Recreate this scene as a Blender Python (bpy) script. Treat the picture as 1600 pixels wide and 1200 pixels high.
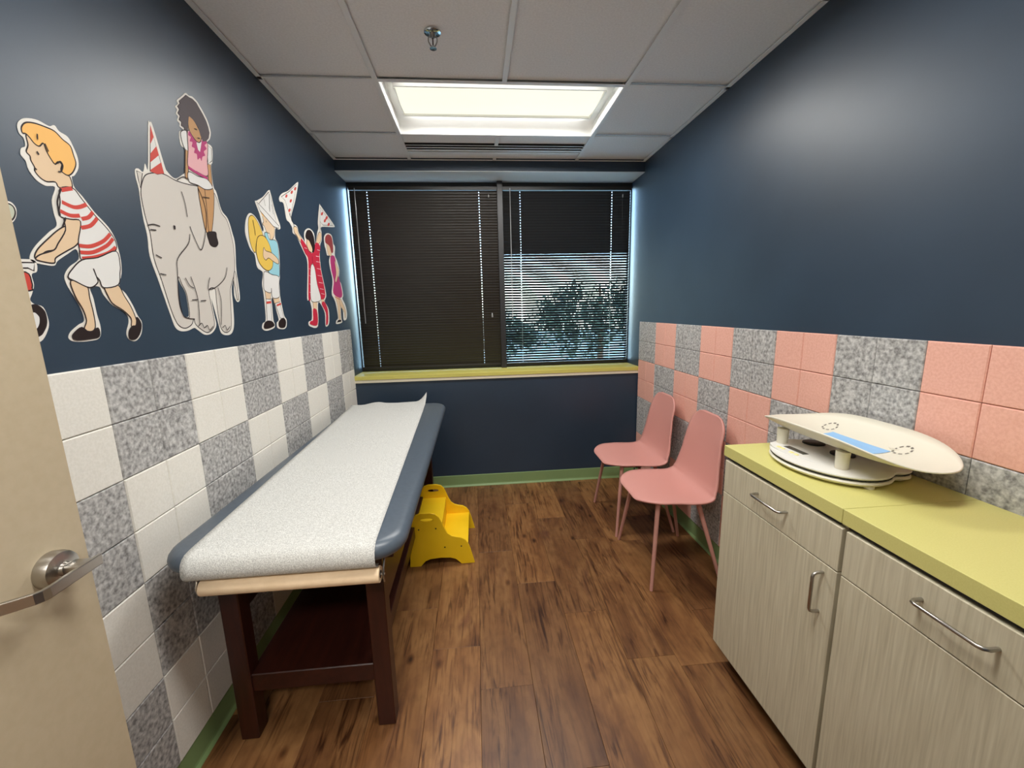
import bpy, bmesh, math, random
from mathutils import Vector, Matrix
from mathutils.geometry import tessellate_polygon

random.seed(7)
for o in list(bpy.data.objects):
    bpy.data.objects.remove(o)
scene = bpy.context.scene
C = scene.collection

# ------------------------------------------------------------------ camera
W, D, H = 2.286, 3.254, 2.520          # room width, depth to window wall, ceiling height
FOC, YAW, PITCH, ROLL = 641.7, 0.08466, -0.17892, -0.02379
cd = bpy.data.cameras.new('camera')
cd.sensor_width = 36.0
cd.lens = FOC / 1600.0 * 36.0
cd.clip_start = 0.02
cd.clip_end = 500
cam = bpy.data.objects.new('camera', cd)
C.objects.link(cam)
cy_, sy_, cp_, sp_ = math.cos(YAW), math.sin(YAW), math.cos(PITCH), math.sin(PITCH)
Fv = Vector((sy_*cp_, cy_*cp_, sp_))
Rv = Vector((cy_, -sy_, 0))
Uv = Rv.cross(Fv)
R2 = math.cos(ROLL)*Rv + math.sin(ROLL)*Uv
U2 = -math.sin(ROLL)*Rv + math.cos(ROLL)*Uv
m = Matrix.Identity(4)
for i in range(3):
    m[i][0], m[i][1], m[i][2] = R2[i], U2[i], -Fv[i]
m.translation = Vector((0.9586, 0.0, 1.442))
cam.matrix_world = m
scene.camera = cam

# ------------------------------------------------------------------ world, exposure
world = bpy.data.worlds.new('World')
scene.world = world
world.use_nodes = True
wn = world.node_tree.nodes
sky = wn.new('ShaderNodeTexSky')
sky.sky_type = 'NISHITA'
sky.sun_disc = False
sky.sun_elevation = math.radians(48)
sky.sun_rotation = math.radians(200)
sky.air_density = 1.0
sky.dust_density = 1.5
world.node_tree.links.new(sky.outputs[0], wn['Background'].inputs[0])
wn['Background'].inputs[1].default_value = 3.1
scene.view_settings.view_transform = 'Standard'
scene.view_settings.look = 'None'
scene.view_settings.gamma = 1.0
scene.view_settings.use_curve_mapping = False
scene.view_settings.exposure = 0.58
scene.cycles.max_bounces = 12
scene.cycles.diffuse_bounces = 7
LAMP = 21.0       # watts of the ceiling light

# ------------------------------------------------------------------ helpers
def lin(c):
    out = []
    for v in c:
        v = v/255.0
        out.append(v/12.92 if v <= 0.04045 else ((v+0.055)/1.055)**2.4)
    return tuple(out)

MATS = {}
def mat(name, col, rough=0.5, metal=0.0, spec=0.5, coat=0.0):
    if name in MATS:
        return MATS[name]
    mt = bpy.data.materials.new(name)
    mt.use_nodes = True
    b = mt.node_tree.nodes['Principled BSDF']
    b.inputs['Base Color'].default_value = (*lin(col), 1)
    b.inputs['Roughness'].default_value = rough
    b.inputs['Metallic'].default_value = metal
    b.inputs['Specular IOR Level'].default_value = spec
    b.inputs['Coat Weight'].default_value = coat
    MATS[name] = mt
    return mt

def nodes_of(mt):
    nt = mt.node_tree
    return nt, nt.nodes, nt.links, nt.nodes['Principled BSDF']

def noise_mat(name, c1, c2, scale, rough=0.6, spec=0.4, detail=6, stretch=(1, 1, 1), lo=0.35, hi=0.65,
              bump=0.0, bump_scale=None, rand=False, dist=0.002):
    """two colours mixed by a stretched noise, plus a fine bump"""
    mt = mat(name, c1, rough, 0, spec)
    nt, n, l, b = nodes_of(mt)
    tc = n.new('ShaderNodeTexCoord')
    mp = n.new('ShaderNodeMapping')
    mp.inputs['Scale'].default_value = stretch
    l.new(tc.outputs['Object'], mp.inputs['Vector'])
    vec = mp.outputs[0]
    if rand:
        oi = n.new('ShaderNodeObjectInfo')
        mu = n.new('ShaderNodeMath'); mu.operation = 'MULTIPLY'; mu.inputs[1].default_value = 37.0
        l.new(oi.outputs['Random'], mu.inputs[0])
        ad = n.new('ShaderNodeVectorMath'); ad.operation = 'ADD'
        l.new(vec, ad.inputs[0]); l.new(mu.outputs[0], ad.inputs[1])
        vec = ad.outputs[0]
    ns = n.new('ShaderNodeTexNoise')
    ns.inputs['Scale'].default_value = scale
    ns.inputs['Detail'].default_value = detail
    l.new(vec, ns.inputs['Vector'])
    cr = n.new('ShaderNodeValToRGB')
    cr.color_ramp.elements[0].position = lo
    cr.color_ramp.elements[1].position = hi
    cr.color_ramp.elements[0].color = (*lin(c1), 1)
    cr.color_ramp.elements[1].color = (*lin(c2), 1)
    l.new(ns.outputs['Fac'], cr.inputs[0])
    l.new(cr.outputs[0], b.inputs['Base Color'])
    if bump:
        bp = n.new('ShaderNodeBump')
        bp.inputs['Strength'].default_value = bump
        bp.inputs['Distance'].default_value = dist
        src = ns
        if bump_scale:
            src = n.new('ShaderNodeTexNoise')
            src.inputs['Scale'].default_value = bump_scale
            src.inputs['Detail'].default_value = 3
            l.new(vec, src.inputs['Vector'])
        l.new(src.outputs['Fac'], bp.inputs['Height'])
        l.new(bp.outputs[0], b.inputs['Normal'])
    return mt

def link(o, parent=None, label=None, category=None, group=None, kind=None):
    C.objects.link(o)
    if parent is not None:
        o.parent = parent
    if label: o['label'] = label
    if category: o['category'] = category
    if group: o['group'] = group
    if kind: o['kind'] = kind
    return o

def empty(name, loc=(0, 0, 0), label=None, category=None, group=None, kind=None, rz=0.0):
    o = bpy.data.objects.new(name, None)
    o.empty_display_size = 0.05
    o.location = loc
    o.rotation_euler = (0, 0, rz)
    return link(o, None, label, category, group, kind)

def to_obj(name, bm, mt, parent=None, smooth=False, loc=(0, 0, 0), angle=40, **kw):
    me = bpy.data.meshes.new(name)
    bmesh.ops.recalc_face_normals(bm, faces=bm.faces)
    bm.to_mesh(me)
    bm.free()
    me.materials.append(mt)
    if smooth:
        for p in me.polygons:
            p.use_smooth = True
        me.set_sharp_from_angle(angle=math.radians(angle))
    o = bpy.data.objects.new(name, me)
    o.location = loc
    return link(o, parent, **kw)

def add_box(bm, a, b, bevel=0.0, seg=1):
    """axis aligned box from corner a to corner b"""
    r = bmesh.ops.create_cube(bm, size=1.0)
    vs = r['verts']
    for v in vs:
        v.co = Vector([(a[k]+b[k])/2 + v.co[k]*(b[k]-a[k]) for k in range(3)])
    if bevel > 0:
        es = list({e for v in vs for e in v.link_edges})
        bmesh.ops.bevel(bm, geom=es, offset=bevel, segments=seg, affect='EDGES', profile=0.5)
    return bm

def box(name, a, b, mt, parent=None, bevel=0.0, seg=1, **kw):
    bm = bmesh.new()
    add_box(bm, a, b, bevel, seg)
    return to_obj(name, bm, mt, parent, smooth=bevel > 0 and seg > 1, **kw)

def add_tube(bm, pts, r, n=12, cap=True, radii=None):
    pts = [Vector(p) for p in pts]
    rings = []
    up = None
    for i, p in enumerate(pts):
        if i == 0: t = pts[1]-pts[0]
        elif i == len(pts)-1: t = pts[-1]-pts[-2]
        else: t = (pts[i]-pts[i-1]).normalized() + (pts[i+1]-pts[i]).normalized()
        t.normalize()
        if up is None:
            up = Vector((0, 0, 1)) if abs(t.z) < 0.9 else Vector((1, 0, 0))
        a = t.cross(up).normalized()
        up = a.cross(t).normalized()
        rr = radii[i] if radii else r
        rings.append([bm.verts.new(p + rr*(math.cos(2*math.pi*k/n)*a + math.sin(2*math.pi*k/n)*up)) for k in range(n)])
    for i in range(len(rings)-1):
        for k in range(n):
            bm.faces.new((rings[i][k], rings[i][(k+1) % n], rings[i+1][(k+1) % n], rings[i+1][k]))
    if cap:
        bm.faces.new(rings[0][::-1])
        bm.faces.new(rings[-1])
    return bm

def tube(name, pts, r, mt, parent=None, n=12, radii=None, **kw):
    bm = bmesh.new()
    add_tube(bm, pts, r, n, True, radii)
    return to_obj(name, bm, mt, parent, smooth=True, **kw)

def add_lathe(bm, prof, center=(0, 0, 0), n=28, axis='z'):
    """prof: list of (radius, height)"""
    rings = []
    c = Vector(center)
    for r, h in prof:
        ring = []
        for k in range(n):
            a = 2*math.pi*k/n
            if axis == 'z': p = Vector((r*math.cos(a), r*math.sin(a), h))
            elif axis == 'x': p = Vector((h, r*math.cos(a), r*math.sin(a)))
            else: p = Vector((r*math.cos(a), h, r*math.sin(a)))
            ring.append(bm.verts.new(c+p))
        rings.append(ring)
    for i in range(len(rings)-1):
        for k in range(n):
            bm.faces.new((rings[i][k], rings[i][(k+1) % n], rings[i+1][(k+1) % n], rings[i+1][k]))
    bm.faces.new(rings[0]); bm.faces.new(rings[-1])
    return bm

def lathe(name, prof, center, mt, parent=None, n=28, axis='z', angle=40, **kw):
    bm = bmesh.new()
    add_lathe(bm, prof, center, n, axis)
    return to_obj(name, bm, mt, parent, smooth=True, angle=angle, **kw)

def smooth_loop(pts, closed=True, k=4):
    n = len(pts)
    out = []
    rng = range(n) if closed else range(n-1)
    for i in rng:
        if closed:
            p0, p1, p2, p3 = pts[i-1], pts[i], pts[(i+1) % n], pts[(i+2) % n]
        else:
            p0, p1, p2, p3 = pts[max(i-1, 0)], pts[i], pts[i+1], pts[min(i+2, n-1)]
        for j in range(k):
            t = j/k
            out.append(tuple(0.5*((2*p1[a]) + (-p0[a]+p2[a])*t + (2*p0[a]-5*p1[a]+4*p2[a]-p3[a])*t*t
                                  + (-p0[a]+3*p1[a]-3*p2[a]+p3[a])*t**3) for a in range(2)))
    if not closed:
        out.append(tuple(pts[-1]))
    return out

def add_plate(bm, outer, holes, mapf, t0, t1):
    """solid plate of a 2-D outline with holes; mapf(u, v, t) -> 3-D point, t runs from t0 (back) to t1 (front)"""
    loops = [outer] + list(holes)
    flat = [p for lp in loops for p in lp]
    tris = tessellate_polygon([[Vector((p[0], p[1], 0)) for p in lp] for lp in loops])
    back = [bm.verts.new(mapf(p[0], p[1], t0)) for p in flat]
    front = [bm.verts.new(mapf(p[0], p[1], t1)) for p in flat]
    for a, b, c in tris:
        if len({a, b, c}) == 3:
            try:
                bm.faces.new((front[a], front[b], front[c]))
                bm.faces.new((back[c], back[b], back[a]))
            except ValueError:
                pass
    s = 0
    for lp in loops:
        n = len(lp)
        for i in range(n):
            a, b = s+i, s+(i+1) % n
            try:
                bm.faces.new((back[a], back[b], front[b], front[a]))
            except ValueError:
                pass
        s += n
    return bm

def ribbon(pts, w, closed=False):
    """2-D outline pieces (quads) of a stroke"""
    n = len(pts)
    L, R = [], []
    for i in range(n):
        if closed:
            a, b = pts[i-1], pts[(i+1) % n]
        else:
            a, b = pts[max(i-1, 0)], pts[min(i+1, n-1)]
        d = Vector((b[0]-a[0], b[1]-a[1]))
        if d.length < 1e-9: d = Vector((1, 0))
        d.normalize()
        nx, ny = -d.y*w/2, d.x*w/2
        L.append((pts[i][0]+nx, pts[i][1]+ny)); R.append((pts[i][0]-nx, pts[i][1]-ny))
    return L, R

def add_ribbon(bm, pts, w, mapf, t, closed=False):
    L, R = ribbon(pts, w, closed)
    a = [bm.verts.new(mapf(p[0], p[1], t)) for p in L]
    b = [bm.verts.new(mapf(p[0], p[1], t)) for p in R]
    n = len(pts)
    for i in range(n if closed else n-1):
        j = (i+1) % n
        bm.faces.new((a[i], a[j], b[j], b[i]))

# ------------------------------------------------------------------ materials
NAVY = noise_mat('navy_paint', (38, 54, 71), (42, 59, 77), 3.0, rough=0.43, spec=0.6, bump=0.06, bump_scale=220, dist=0.001)
CEIL = noise_mat('ceiling_tile_white', (232, 232, 233), (240, 240, 241), 120, rough=0.9, spec=0.2, bump=0.25, bump_scale=400, dist=0.001)
GRID = mat('grid_white', (232, 233, 234), 0.5)
FELT_W = noise_mat('felt_white', (224, 221, 212), (232, 229, 221), 160, rough=0.95, spec=0.1, bump=0.15, dist=0.001, rand=True)
FELT_P = noise_mat('felt_pink', (224, 168, 152), (233, 180, 164), 140, rough=0.95, spec=0.1, bump=0.2, dist=0.001, rand=True)
FELT_G = noise_mat('felt_grey', (124, 123, 122), (204, 203, 201), 80, rough=0.95, spec=0.1, detail=8, lo=0.30, hi=0.68, bump=0.2, dist=0.001, rand=True)
GREEN = mat('baseboard_green', (130, 156, 104), 0.45)
SILL = noise_mat('laminate_chartreuse', (206, 200, 124), (211, 205, 130), 300, rough=0.42, spec=0.4)
SILLM = noise_mat('sill_olive', (198, 190, 98), (205, 197, 106), 300, rough=0.42, spec=0.4)
CREAM = mat('cream_edge', (222, 214, 190), 0.5)
SOFFIT = mat('soffit_white', (205, 210, 212), 0.6)
BRONZE = mat('window_bronze', (38, 38, 40), 0.4)
SLAT = mat('blind_slat', (38, 35, 32), 0.38, 0.0, 0.5)
CORD = mat('blind_cord', (180, 180, 178), 0.6)
CLEAR = mat('clear_acrylic', (150, 150, 150), 0.15)
VINYL = noise_mat('vinyl_slate', (74, 84, 95), (79, 89, 100), 60, rough=0.36, spec=0.5, bump=0.05, bump_scale=500, dist=0.0006)
PAPER = noise_mat('exam_paper', (172, 172, 169), (212, 212, 208), 380, rough=0.85, spec=0.15, lo=0.38, hi=0.62, detail=3, bump=0.5, bump_scale=350, dist=0.0015)
ROLLP = noise_mat('roll_paper', (226, 200, 166), (233, 208, 175), 30, rough=0.6, spec=0.3)
STEEL = mat('brushed_steel', (178, 174, 168), 0.3, 1.0)
CHROME = mat('chrome', (205, 208, 210), 0.12, 1.0)
YELLOW = noise_mat('yellow_lacquer', (238, 194, 22), (243, 200, 30), 8, rough=0.42, spec=0.4)
YEDGE = mat('yellow_edge', (240, 205, 60), 0.5)
HOLE = mat('dark_hole', (20, 16, 12), 0.6)
CHAIR = mat('chair_pink', (206, 147, 138), 0.5, 0, 0.4)
CHAIRLEG = mat('chair_leg_pink', (192, 140, 128), 0.45, 0, 0.4)
BLACK = mat('black_plastic', (18, 18, 19), 0.45)
DOORP = noise_mat('door_beige', (176, 162, 136), (180, 166, 141), 60, rough=0.45, spec=0.4, bump=0.05, bump_scale=300, dist=0.0006)
SCALEW = mat('scale_white', (222, 220, 215), 0.4, 0, 0.45)
TRAYM = mat('tray_ivory', (224, 219, 202), 0.42, 0, 0.45)
SCREEN = mat('lcd_grey', (70, 72, 68), 0.25)
BUTTON = mat('button_yellow', (235, 222, 150), 0.5)
BLUE = mat('blue_strip', (146, 190, 232), 0.7)
DASH = mat('dash_grey', (120, 114, 104), 0.7)
PANW = mat('reflector_white', (240, 241, 238), 0.55)

def wood_floor():
    mt = mat('plank_wood', (120, 78, 45), 0.42, 0, 0.4)
    nt, n, l, b = nodes_of(mt)
    tc = n.new('ShaderNodeTexCoord'); oi = n.new('ShaderNodeObjectInfo')
    mu = n.new('ShaderNodeMath'); mu.operation = 'MULTIPLY'; mu.inputs[1].default_value = 53.0
    l.new(oi.outputs['Random'], mu.inputs[0])
    ad = n.new('ShaderNodeVectorMath'); ad.operation = 'ADD'
    l.new(tc.outputs['Object'], ad.inputs[0]); l.new(mu.outputs[0], ad.inputs[1])
    def noise(scale, st, det=6, dist=0.0):
        mp = n.new('ShaderNodeMapping'); mp.inputs['Scale'].default_value = st
        l.new(ad.outputs[0], mp.inputs[0])
        x = n.new('ShaderNodeTexNoise'); x.inputs['Scale'].default_value = scale
        x.inputs['Detail'].default_value = det; x.inputs['Distortion'].default_value = dist
        l.new(mp.outputs[0], x.inputs['Vector'])
        return x
    def ramp(src, stops):
        r = n.new('ShaderNodeValToRGB')
        e = r.color_ramp.elements
        while len(e) < len(stops): e.new(0.5)
        for k, (p, c) in enumerate(stops):
            e[k].position = p; e[k].color = (*lin(c), 1)
        l.new(src, r.inputs[0]); return r
    def mix(a, bb, fac, mode='MULTIPLY', f=1.0):
        x = n.new('ShaderNodeMix'); x.data_type = 'RGBA'; x.blend_type = mode
        x.inputs[0].default_value = f
        if fac is not None: l.new(fac, x.inputs[0])
        l.new(a, x.inputs[6]); l.new(bb, x.inputs[7]); return x.outputs[2]
    broad = noise(7.0, (1.3, 0.35, 1), 4, 0.6)
    base = ramp(broad.outputs['Fac'], [(0.28, (102, 66, 40)), (0.45, (131, 91, 55)), (0.6, (147, 107, 67)), (0.74, (119, 79, 52))])
    grain = noise(22.0, (2.6, 0.22, 1), 8, 1.2)
    g = ramp(grain.outputs['Fac'], [(0.30, (138, 118, 102)), (0.42, (215, 207, 200)), (0.52, (255, 255, 255)), (0.70, (255, 255, 255)), (0.80, (215, 203, 192))])
    patch = noise(5.0, (1.6, 0.5, 1), 2, 0.3)
    pm = n.new('ShaderNodeMapRange'); pm.inputs['From Min'].default_value = 0.42; pm.inputs['From Max'].default_value = 0.55
    pm.inputs['To Min'].default_value = 0.06; pm.inputs['To Max'].default_value = 1.0
    l.new(patch.outputs['Fac'], pm.inputs['Value'])
    c = mix(base.outputs[0], g.outputs[0], pm.outputs[0])
    # cathedral figure
    mpw = n.new('ShaderNodeMapping'); mpw.inputs['Scale'].default_value = (1.0, 0.16, 1.0)
    l.new(ad.outputs[0], mpw.inputs[0])
    wv = n.new('ShaderNodeTexWave'); wv.wave_type = 'BANDS'; wv.bands_direction = 'X'
    wv.inputs['Scale'].default_value = 9.0; wv.inputs['Distortion'].default_value = 9.0
    wv.inputs['Detail'].default_value = 3.0; wv.inputs['Detail Scale'].default_value = 1.4
    l.new(mpw.outputs[0], wv.inputs[0])
    wr = ramp(wv.outputs['Fac'], [(0.0, (185, 165, 150)), (0.25, (255, 255, 255)), (1.0, (255, 255, 255))])
    c = mix(c, wr.outputs[0], None, f=0.22)
    mott = noise(26.0, (1.0, 0.6, 1), 6, 0.4)
    mr = ramp(mott.outputs['Fac'], [(0.32, (200, 190, 180)), (0.55, (255, 255, 255)), (0.7, (255, 255, 255))])
    c = mix(c, mr.outputs[0], None, f=0.45)
    # knots
    mpk = n.new('ShaderNodeMapping'); mpk.inputs['Scale'].default_value = (1.0, 0.55, 1.0)
    l.new(ad.outputs[0], mpk.inputs[0])
    vo = n.new('ShaderNodeTexVoronoi'); vo.inputs['Scale'].default_value = 7.0
    l.new(mpk.outputs[0], vo.inputs['Vector'])
    kr = ramp(vo.outputs['Distance'], [(0.03, (62, 42, 30)), (0.075, (190, 172, 156)), (0.13, (255, 255, 255))])
    c = mix(c, kr.outputs[0], None, f=0.8)
    # tone of each plank
    tr = ramp(oi.outputs['Random'], [(0.0, (205, 198, 196)), (0.5, (235, 232, 228)), (1.0, (255, 250, 240))])
    c = mix(c, tr.outputs[0], None)
    l.new(c, b.inputs['Base Color'])
    bp = n.new('ShaderNodeBump'); bp.inputs['Strength'].default_value = 0.25; bp.inputs['Distance'].default_value = 0.0008
    l.new(grain.outputs['Fac'], bp.inputs['Height']); l.new(bp.outputs[0], b.inputs['Normal'])
    return mt
PLANK = wood_floor()

def grained(name, c1, c2, c3, st, scale, rough, spec=0.4, dist=0.6, rand=True):
    mt = noise_mat(name, c1, c3, scale, rough, spec, detail=6, stretch=st, lo=0.3, hi=0.7, rand=rand)
    nt, n, l, b = nodes_of(mt)
    for x in n:
        if x.type == 'TEX_NOISE': x.inputs['Distortion'].default_value = dist
        if x.type == 'VALTORGB':
            e = x.color_ramp.elements.new(0.5); e.color = (*lin(c2), 1)
    return mt
LAM = grained('laminate_driftwood', (184, 176, 152), (198, 190, 166), (208, 201, 178), (1, 50, 1.8), 3.0, 0.5, 0.35, 0.3)
MAHOG = grained('mahogany', (44, 18, 12), (52, 22, 14), (62, 27, 18), (14, 14, 1.5), 3.0, 0.35, 0.45)
MAHOG_Y = grained('mahogany_long', (42, 17, 12), (50, 21, 14), (58, 25, 17), (14, 1.5, 14), 3.0, 0.35, 0.45)

# ------------------------------------------------------------------ room shell
T = 0.10
YF = -0.12                                  # face of the door wall behind the camera
YG = 3.60                                   # outer face of window wall
ZS = 2.446                                  # soffit over the window
ZSILL = 0.958
floor = box('floor', (-T, -2.2, -0.10), (W+T, YG, -0.0065), mat('subfloor', (40, 28, 20), 0.8),
            label='brown wood plank floor of the exam room', kind='structure')
PW, PL = 0.2035, 0.9144
col0 = 0.925 - 5*PW
phase = {3: 1.83, 4: 1.573, 5: 1.36, 6: 1.962, 7: 1.72, 8: 1.433}
plank_mesh = {}
def plank(xa, xb, ya, yb):
    key = (round(xb-xa, 3), round(yb-ya, 3))
    if key not in plank_mesh:
        bm = bmesh.new()
        g = 0.0004
        hx, hy = (xb-xa)/2-g, (yb-ya)/2-g
        add_box(bm, (-hx, -hy, -0.006), (hx, hy, 0.0), 0.0007)
        me = bpy.data.meshes.new('plank')
        bm.to_mesh(me); bm.free(); me.materials.append(PLANK)
        plank_mesh[key] = me
    o = bpy.data.objects.new('plank', plank_mesh[key])
    o.location = ((xa+xb)/2, (ya+yb)/2, 0)
    link(o, floor)
for k in range(0, 13):
    xa, xb = col0+(k-1)*PW+PW, col0+(k+1)*PW
    xa, xb = max(xa, 0.0), min(xb, W)
    if xb-xa < 0.01: continue
    ph = phase.get(k, 1.36 + 0.31*((k*5) % 7))
    y = ph - PL*math.ceil((ph-YF)/PL)
    while y < D:
        ya, yb = max(y, YF), min(y+PL, D)
        if yb-ya > 0.01: plank(xa, xb, ya, yb)
        y += PL

wall_left = box('wall_left', (-T, YF-0.10, 0), (0, YG, 2.75), NAVY, label='navy painted left wall with circus decals', kind='structure')
wall_right = box('wall_right', (W, YF-0.10, 0), (W+T, YG, 2.75), NAVY, label='navy painted bare right wall', kind='structure')
wall_back = box('wall_back', (0, D, 0), (W, YG, 0.915), NAVY, label='navy painted wall below the window', kind='structure')
bm = bmesh.new(); add_box(bm, (0, D, ZS+0.004), (W, YG, 2.75))
to_obj('bulkhead', bm, NAVY, wall_back)
box('soffit', (0, D, ZS), (W, YG, ZS+0.004), SOFFIT, wall_back, label='pale soffit board over the window')
bm = bmesh.new()
add_box(bm, (0, YF-0.10, 0), (0.13, YF, 2.75))
add_box(bm, (1.075, YF-0.10, 0), (W, YF, 2.75))
add_box(bm, (0.13, YF-0.10, 2.13), (1.075, YF, 2.75))
to_obj('wall_front', bm, NAVY, label='navy painted wall around the doorway', kind='structure')
for nm, a, b in (('trim_1', (0.09, YF, 0), (0.13, YF+0.012, 2.17)), ('trim_2', (1.075, YF, 0), (1.115, YF+0.012, 2.17)),
                 ('trim_3', (0.13, YF, 2.13), (1.075, YF+0.012, 2.17))):
    box(nm, a, b, DOORP, bevel=0.002, label='beige door casing around the doorway', kind='structure')

# felt tiles on the lower walls
PN = 0.3064; ZT = 1.3245; TH = 0.009
tile_mesh = {}
def felt_tile(parent, side, ya, yb, za, zb, mt):
    key = (side, round(yb-ya, 3), round(zb-za, 3), mt.name)
    if key not in tile_mesh:
        g = 0.0009
        hy, hz = (yb-ya)/2-g, (zb-za)/2-g
        bm = bmesh.new()
        x0, x1 = (0.0, TH) if side > 0 else (-TH, 0.0)
        vs = []
        c = 0.0028
        xin, xout = (x0, x1) if side > 0 else (x1, x0)
        xm = xout - side*c
        for (x, q) in ((xin, 0), (xm, 0), (xout, c)):
            vs.append([bm.verts.new((x, sy*(hy-q), sz*(hz-q))) for sy, sz in ((-1, -1), (1, -1), (1, 1), (-1, 1))])
        for r in range(2):
            for k in range(4):
                bm.faces.new((vs[r][k], vs[r][(k+1) % 4], vs[r+1][(k+1) % 4], vs[r+1][k]))
        bm.faces.new(vs[2]); bm.faces.new(vs[0][::-1])
        bmesh.ops.recalc_face_normals(bm, faces=bm.faces)
        me = bpy.data.meshes.new('felt_tile')
        bm.to_mesh(me); bm.free(); me.materials.append(mt)
        tile_mesh[key] = me
    o = bpy.data.objects.new('felt_tile', tile_mesh[key])
    o.location = (0.0005 if side > 0 else W-0.0005, (ya+yb)/2, (za+zb)/2)
    link(o, parent)
def felt_wall(parent, side, y0, other):
    i0 = math.floor((YF-y0)/PN)
    for i in range(i0, 8):
        for half in (0, 1):
            ya = y0+i*PN+half*PN/2; yb = ya+PN/2
            ya, yb = max(ya, YF+0.02), min(yb, D)
            if yb-ya < 0.02: continue
            for r in range(8):
                zb = ZT-r*PN/2; za = max(zb-PN/2, 0.1)
                mt = FELT_G if (i + r//2) % 2 == 0 else other
                felt_tile(parent, side, ya, yb, za, zb, mt)
felt_wall(wall_left, 1, 1.1222, FELT_W)
felt_wall(wall_right, -1, 1.0957, FELT_P)

# baseboards with a cove toe
def baseboard(name, along, label):
    prof = [(0, 0), (0.014, 0), (0.013, 0.004), (0.006, 0.014), (0.0045, 0.022), (0.0045, 0.094), (0.003, 0.098), (0, 0.098)]
    bm = bmesh.new()
    mapf, t0, t1 = along
    add_plate(bm, prof, [], mapf, t0, t1)
    to_obj(name, bm, GREEN, label=label, kind='structure')
baseboard('baseboard_left', (lambda u, v, t: Vector((u+0.0005, t, v)), YF+0.02, D), 'green vinyl baseboard along the left wall')
baseboard('baseboard_right', (lambda u, v, t: Vector((W-0.0005-u, t, v)), YF+0.02, D), 'green vinyl baseboard along the right wall')
baseboard('baseboard_back', (lambda u, v, t: Vector((t, D-0.0005-u, v)), 0.016, W-0.016), 'green vinyl baseboard under the window')

# ------------------------------------------------------------------ ceiling
GX0, GX1, GM = 0.533, 1.753, 1.143
LY0, LY1 = 2.2066, 2.8166
ceiling = box('ceiling', (-T, YF-0.10, 2.75), (W+T, YG, 2.80), CEIL, label='suspended ceiling of white lay-in tiles', kind='structure')
tmesh = {}
def ctile(xa, xb, ya, yb):
    key = (round(xb-xa, 3), round(yb-ya, 3))
    if key not in tmesh:
        bm = bmesh.new()
        hx, hy = (xb-xa)/2-0.003, (yb-ya)/2-0.003
        add_box(bm, (-hx, -hy, 0.0), (hx, hy, 0.016), 0.001)
        me = bpy.data.meshes.new('ceiling_tile'); bm.to_mesh(me); bm.free(); me.materials.append(CEIL)
        tmesh[key] = me
    o = bpy.data.objects.new('ceiling_tile', tmesh[key])
    o.location = ((xa+xb)/2, (ya+yb)/2, H+0.014)
    link(o, ceiling)
rows = [YF, 0.377, 0.987, 1.597, LY0, LY1, D]
for ya, yb in zip(rows[:-1], rows[1:]):
    ctile(0, GX0, ya, yb); ctile(GX1, W, ya, yb)
for ya, yb in ((YF, 0.377), (0.987, LY0)):
    ctile(GX0, GM, ya, yb); ctile(GM, GX1, ya, yb)
SL0, SL1 = 2.975, 3.12
for ya, yb in ((LY1, SL0), (SL1, D)):
    ctile(GX0, GM, ya, yb); ctile(GM, GX1, ya, yb)
def rail(xa, xb, ya, yb):
    box('grid_rail', (xa, ya, H), (xb, yb, H+0.0035), GRID, ceiling, bevel=0.0008)
g = 0.012
rail(GX0-g, GX0+g, YF, D); rail(GX1-g, GX1+g, YF, D)
rail(GM-g, GM+g, YF, 0.377-g); rail(GM-g, GM+g, 0.987+g, LY0-g); rail(GM-g, GM+g, LY1+g, SL0); rail(GM-g, GM+g, SL1, D)
for y in rows[1:-1]:
    rail(0.0, GX0-g, y-g, y+g); rail(GX1+g, W, y-g, y+g)
for y in (0.377, 0.987, LY0, LY1):
    rail(GX0+g, GX1-g, y-g, y+g)
rail(0, 0.022, YF, D); rail(W-0.022, W, YF, D); rail(0.022, W-0.022, D-0.014, D)

# slot diffuser
sd = empty('slot_diffuser', (GM, (SL0+SL1)/2, H), 'narrow ceiling air diffuser with two dark slots by the window', 'air vent')
hw = (SL1-SL0)/2; hl = (GX1-GX0)/2-0.014
def sbox(name, ya, yb, za, zb, mt): box(name, (-hl, ya, za), (hl, yb, zb), mt, sd)
for nm, ya, yb in (('flange', -hw, -0.066), ('vane', -0.036, -0.022), ('vane', 0.004, 0.032), ('flange', 0.042, hw)):
    sbox(nm, ya, yb, 0.0, 0.002, GRID)
    sbox('slot_wall', ya+0.0005, yb-0.0005, 0.002, 0.028, BLACK)
sbox('slot_liner', -hw, hw, 0.028, 0.032, BLACK)

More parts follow.
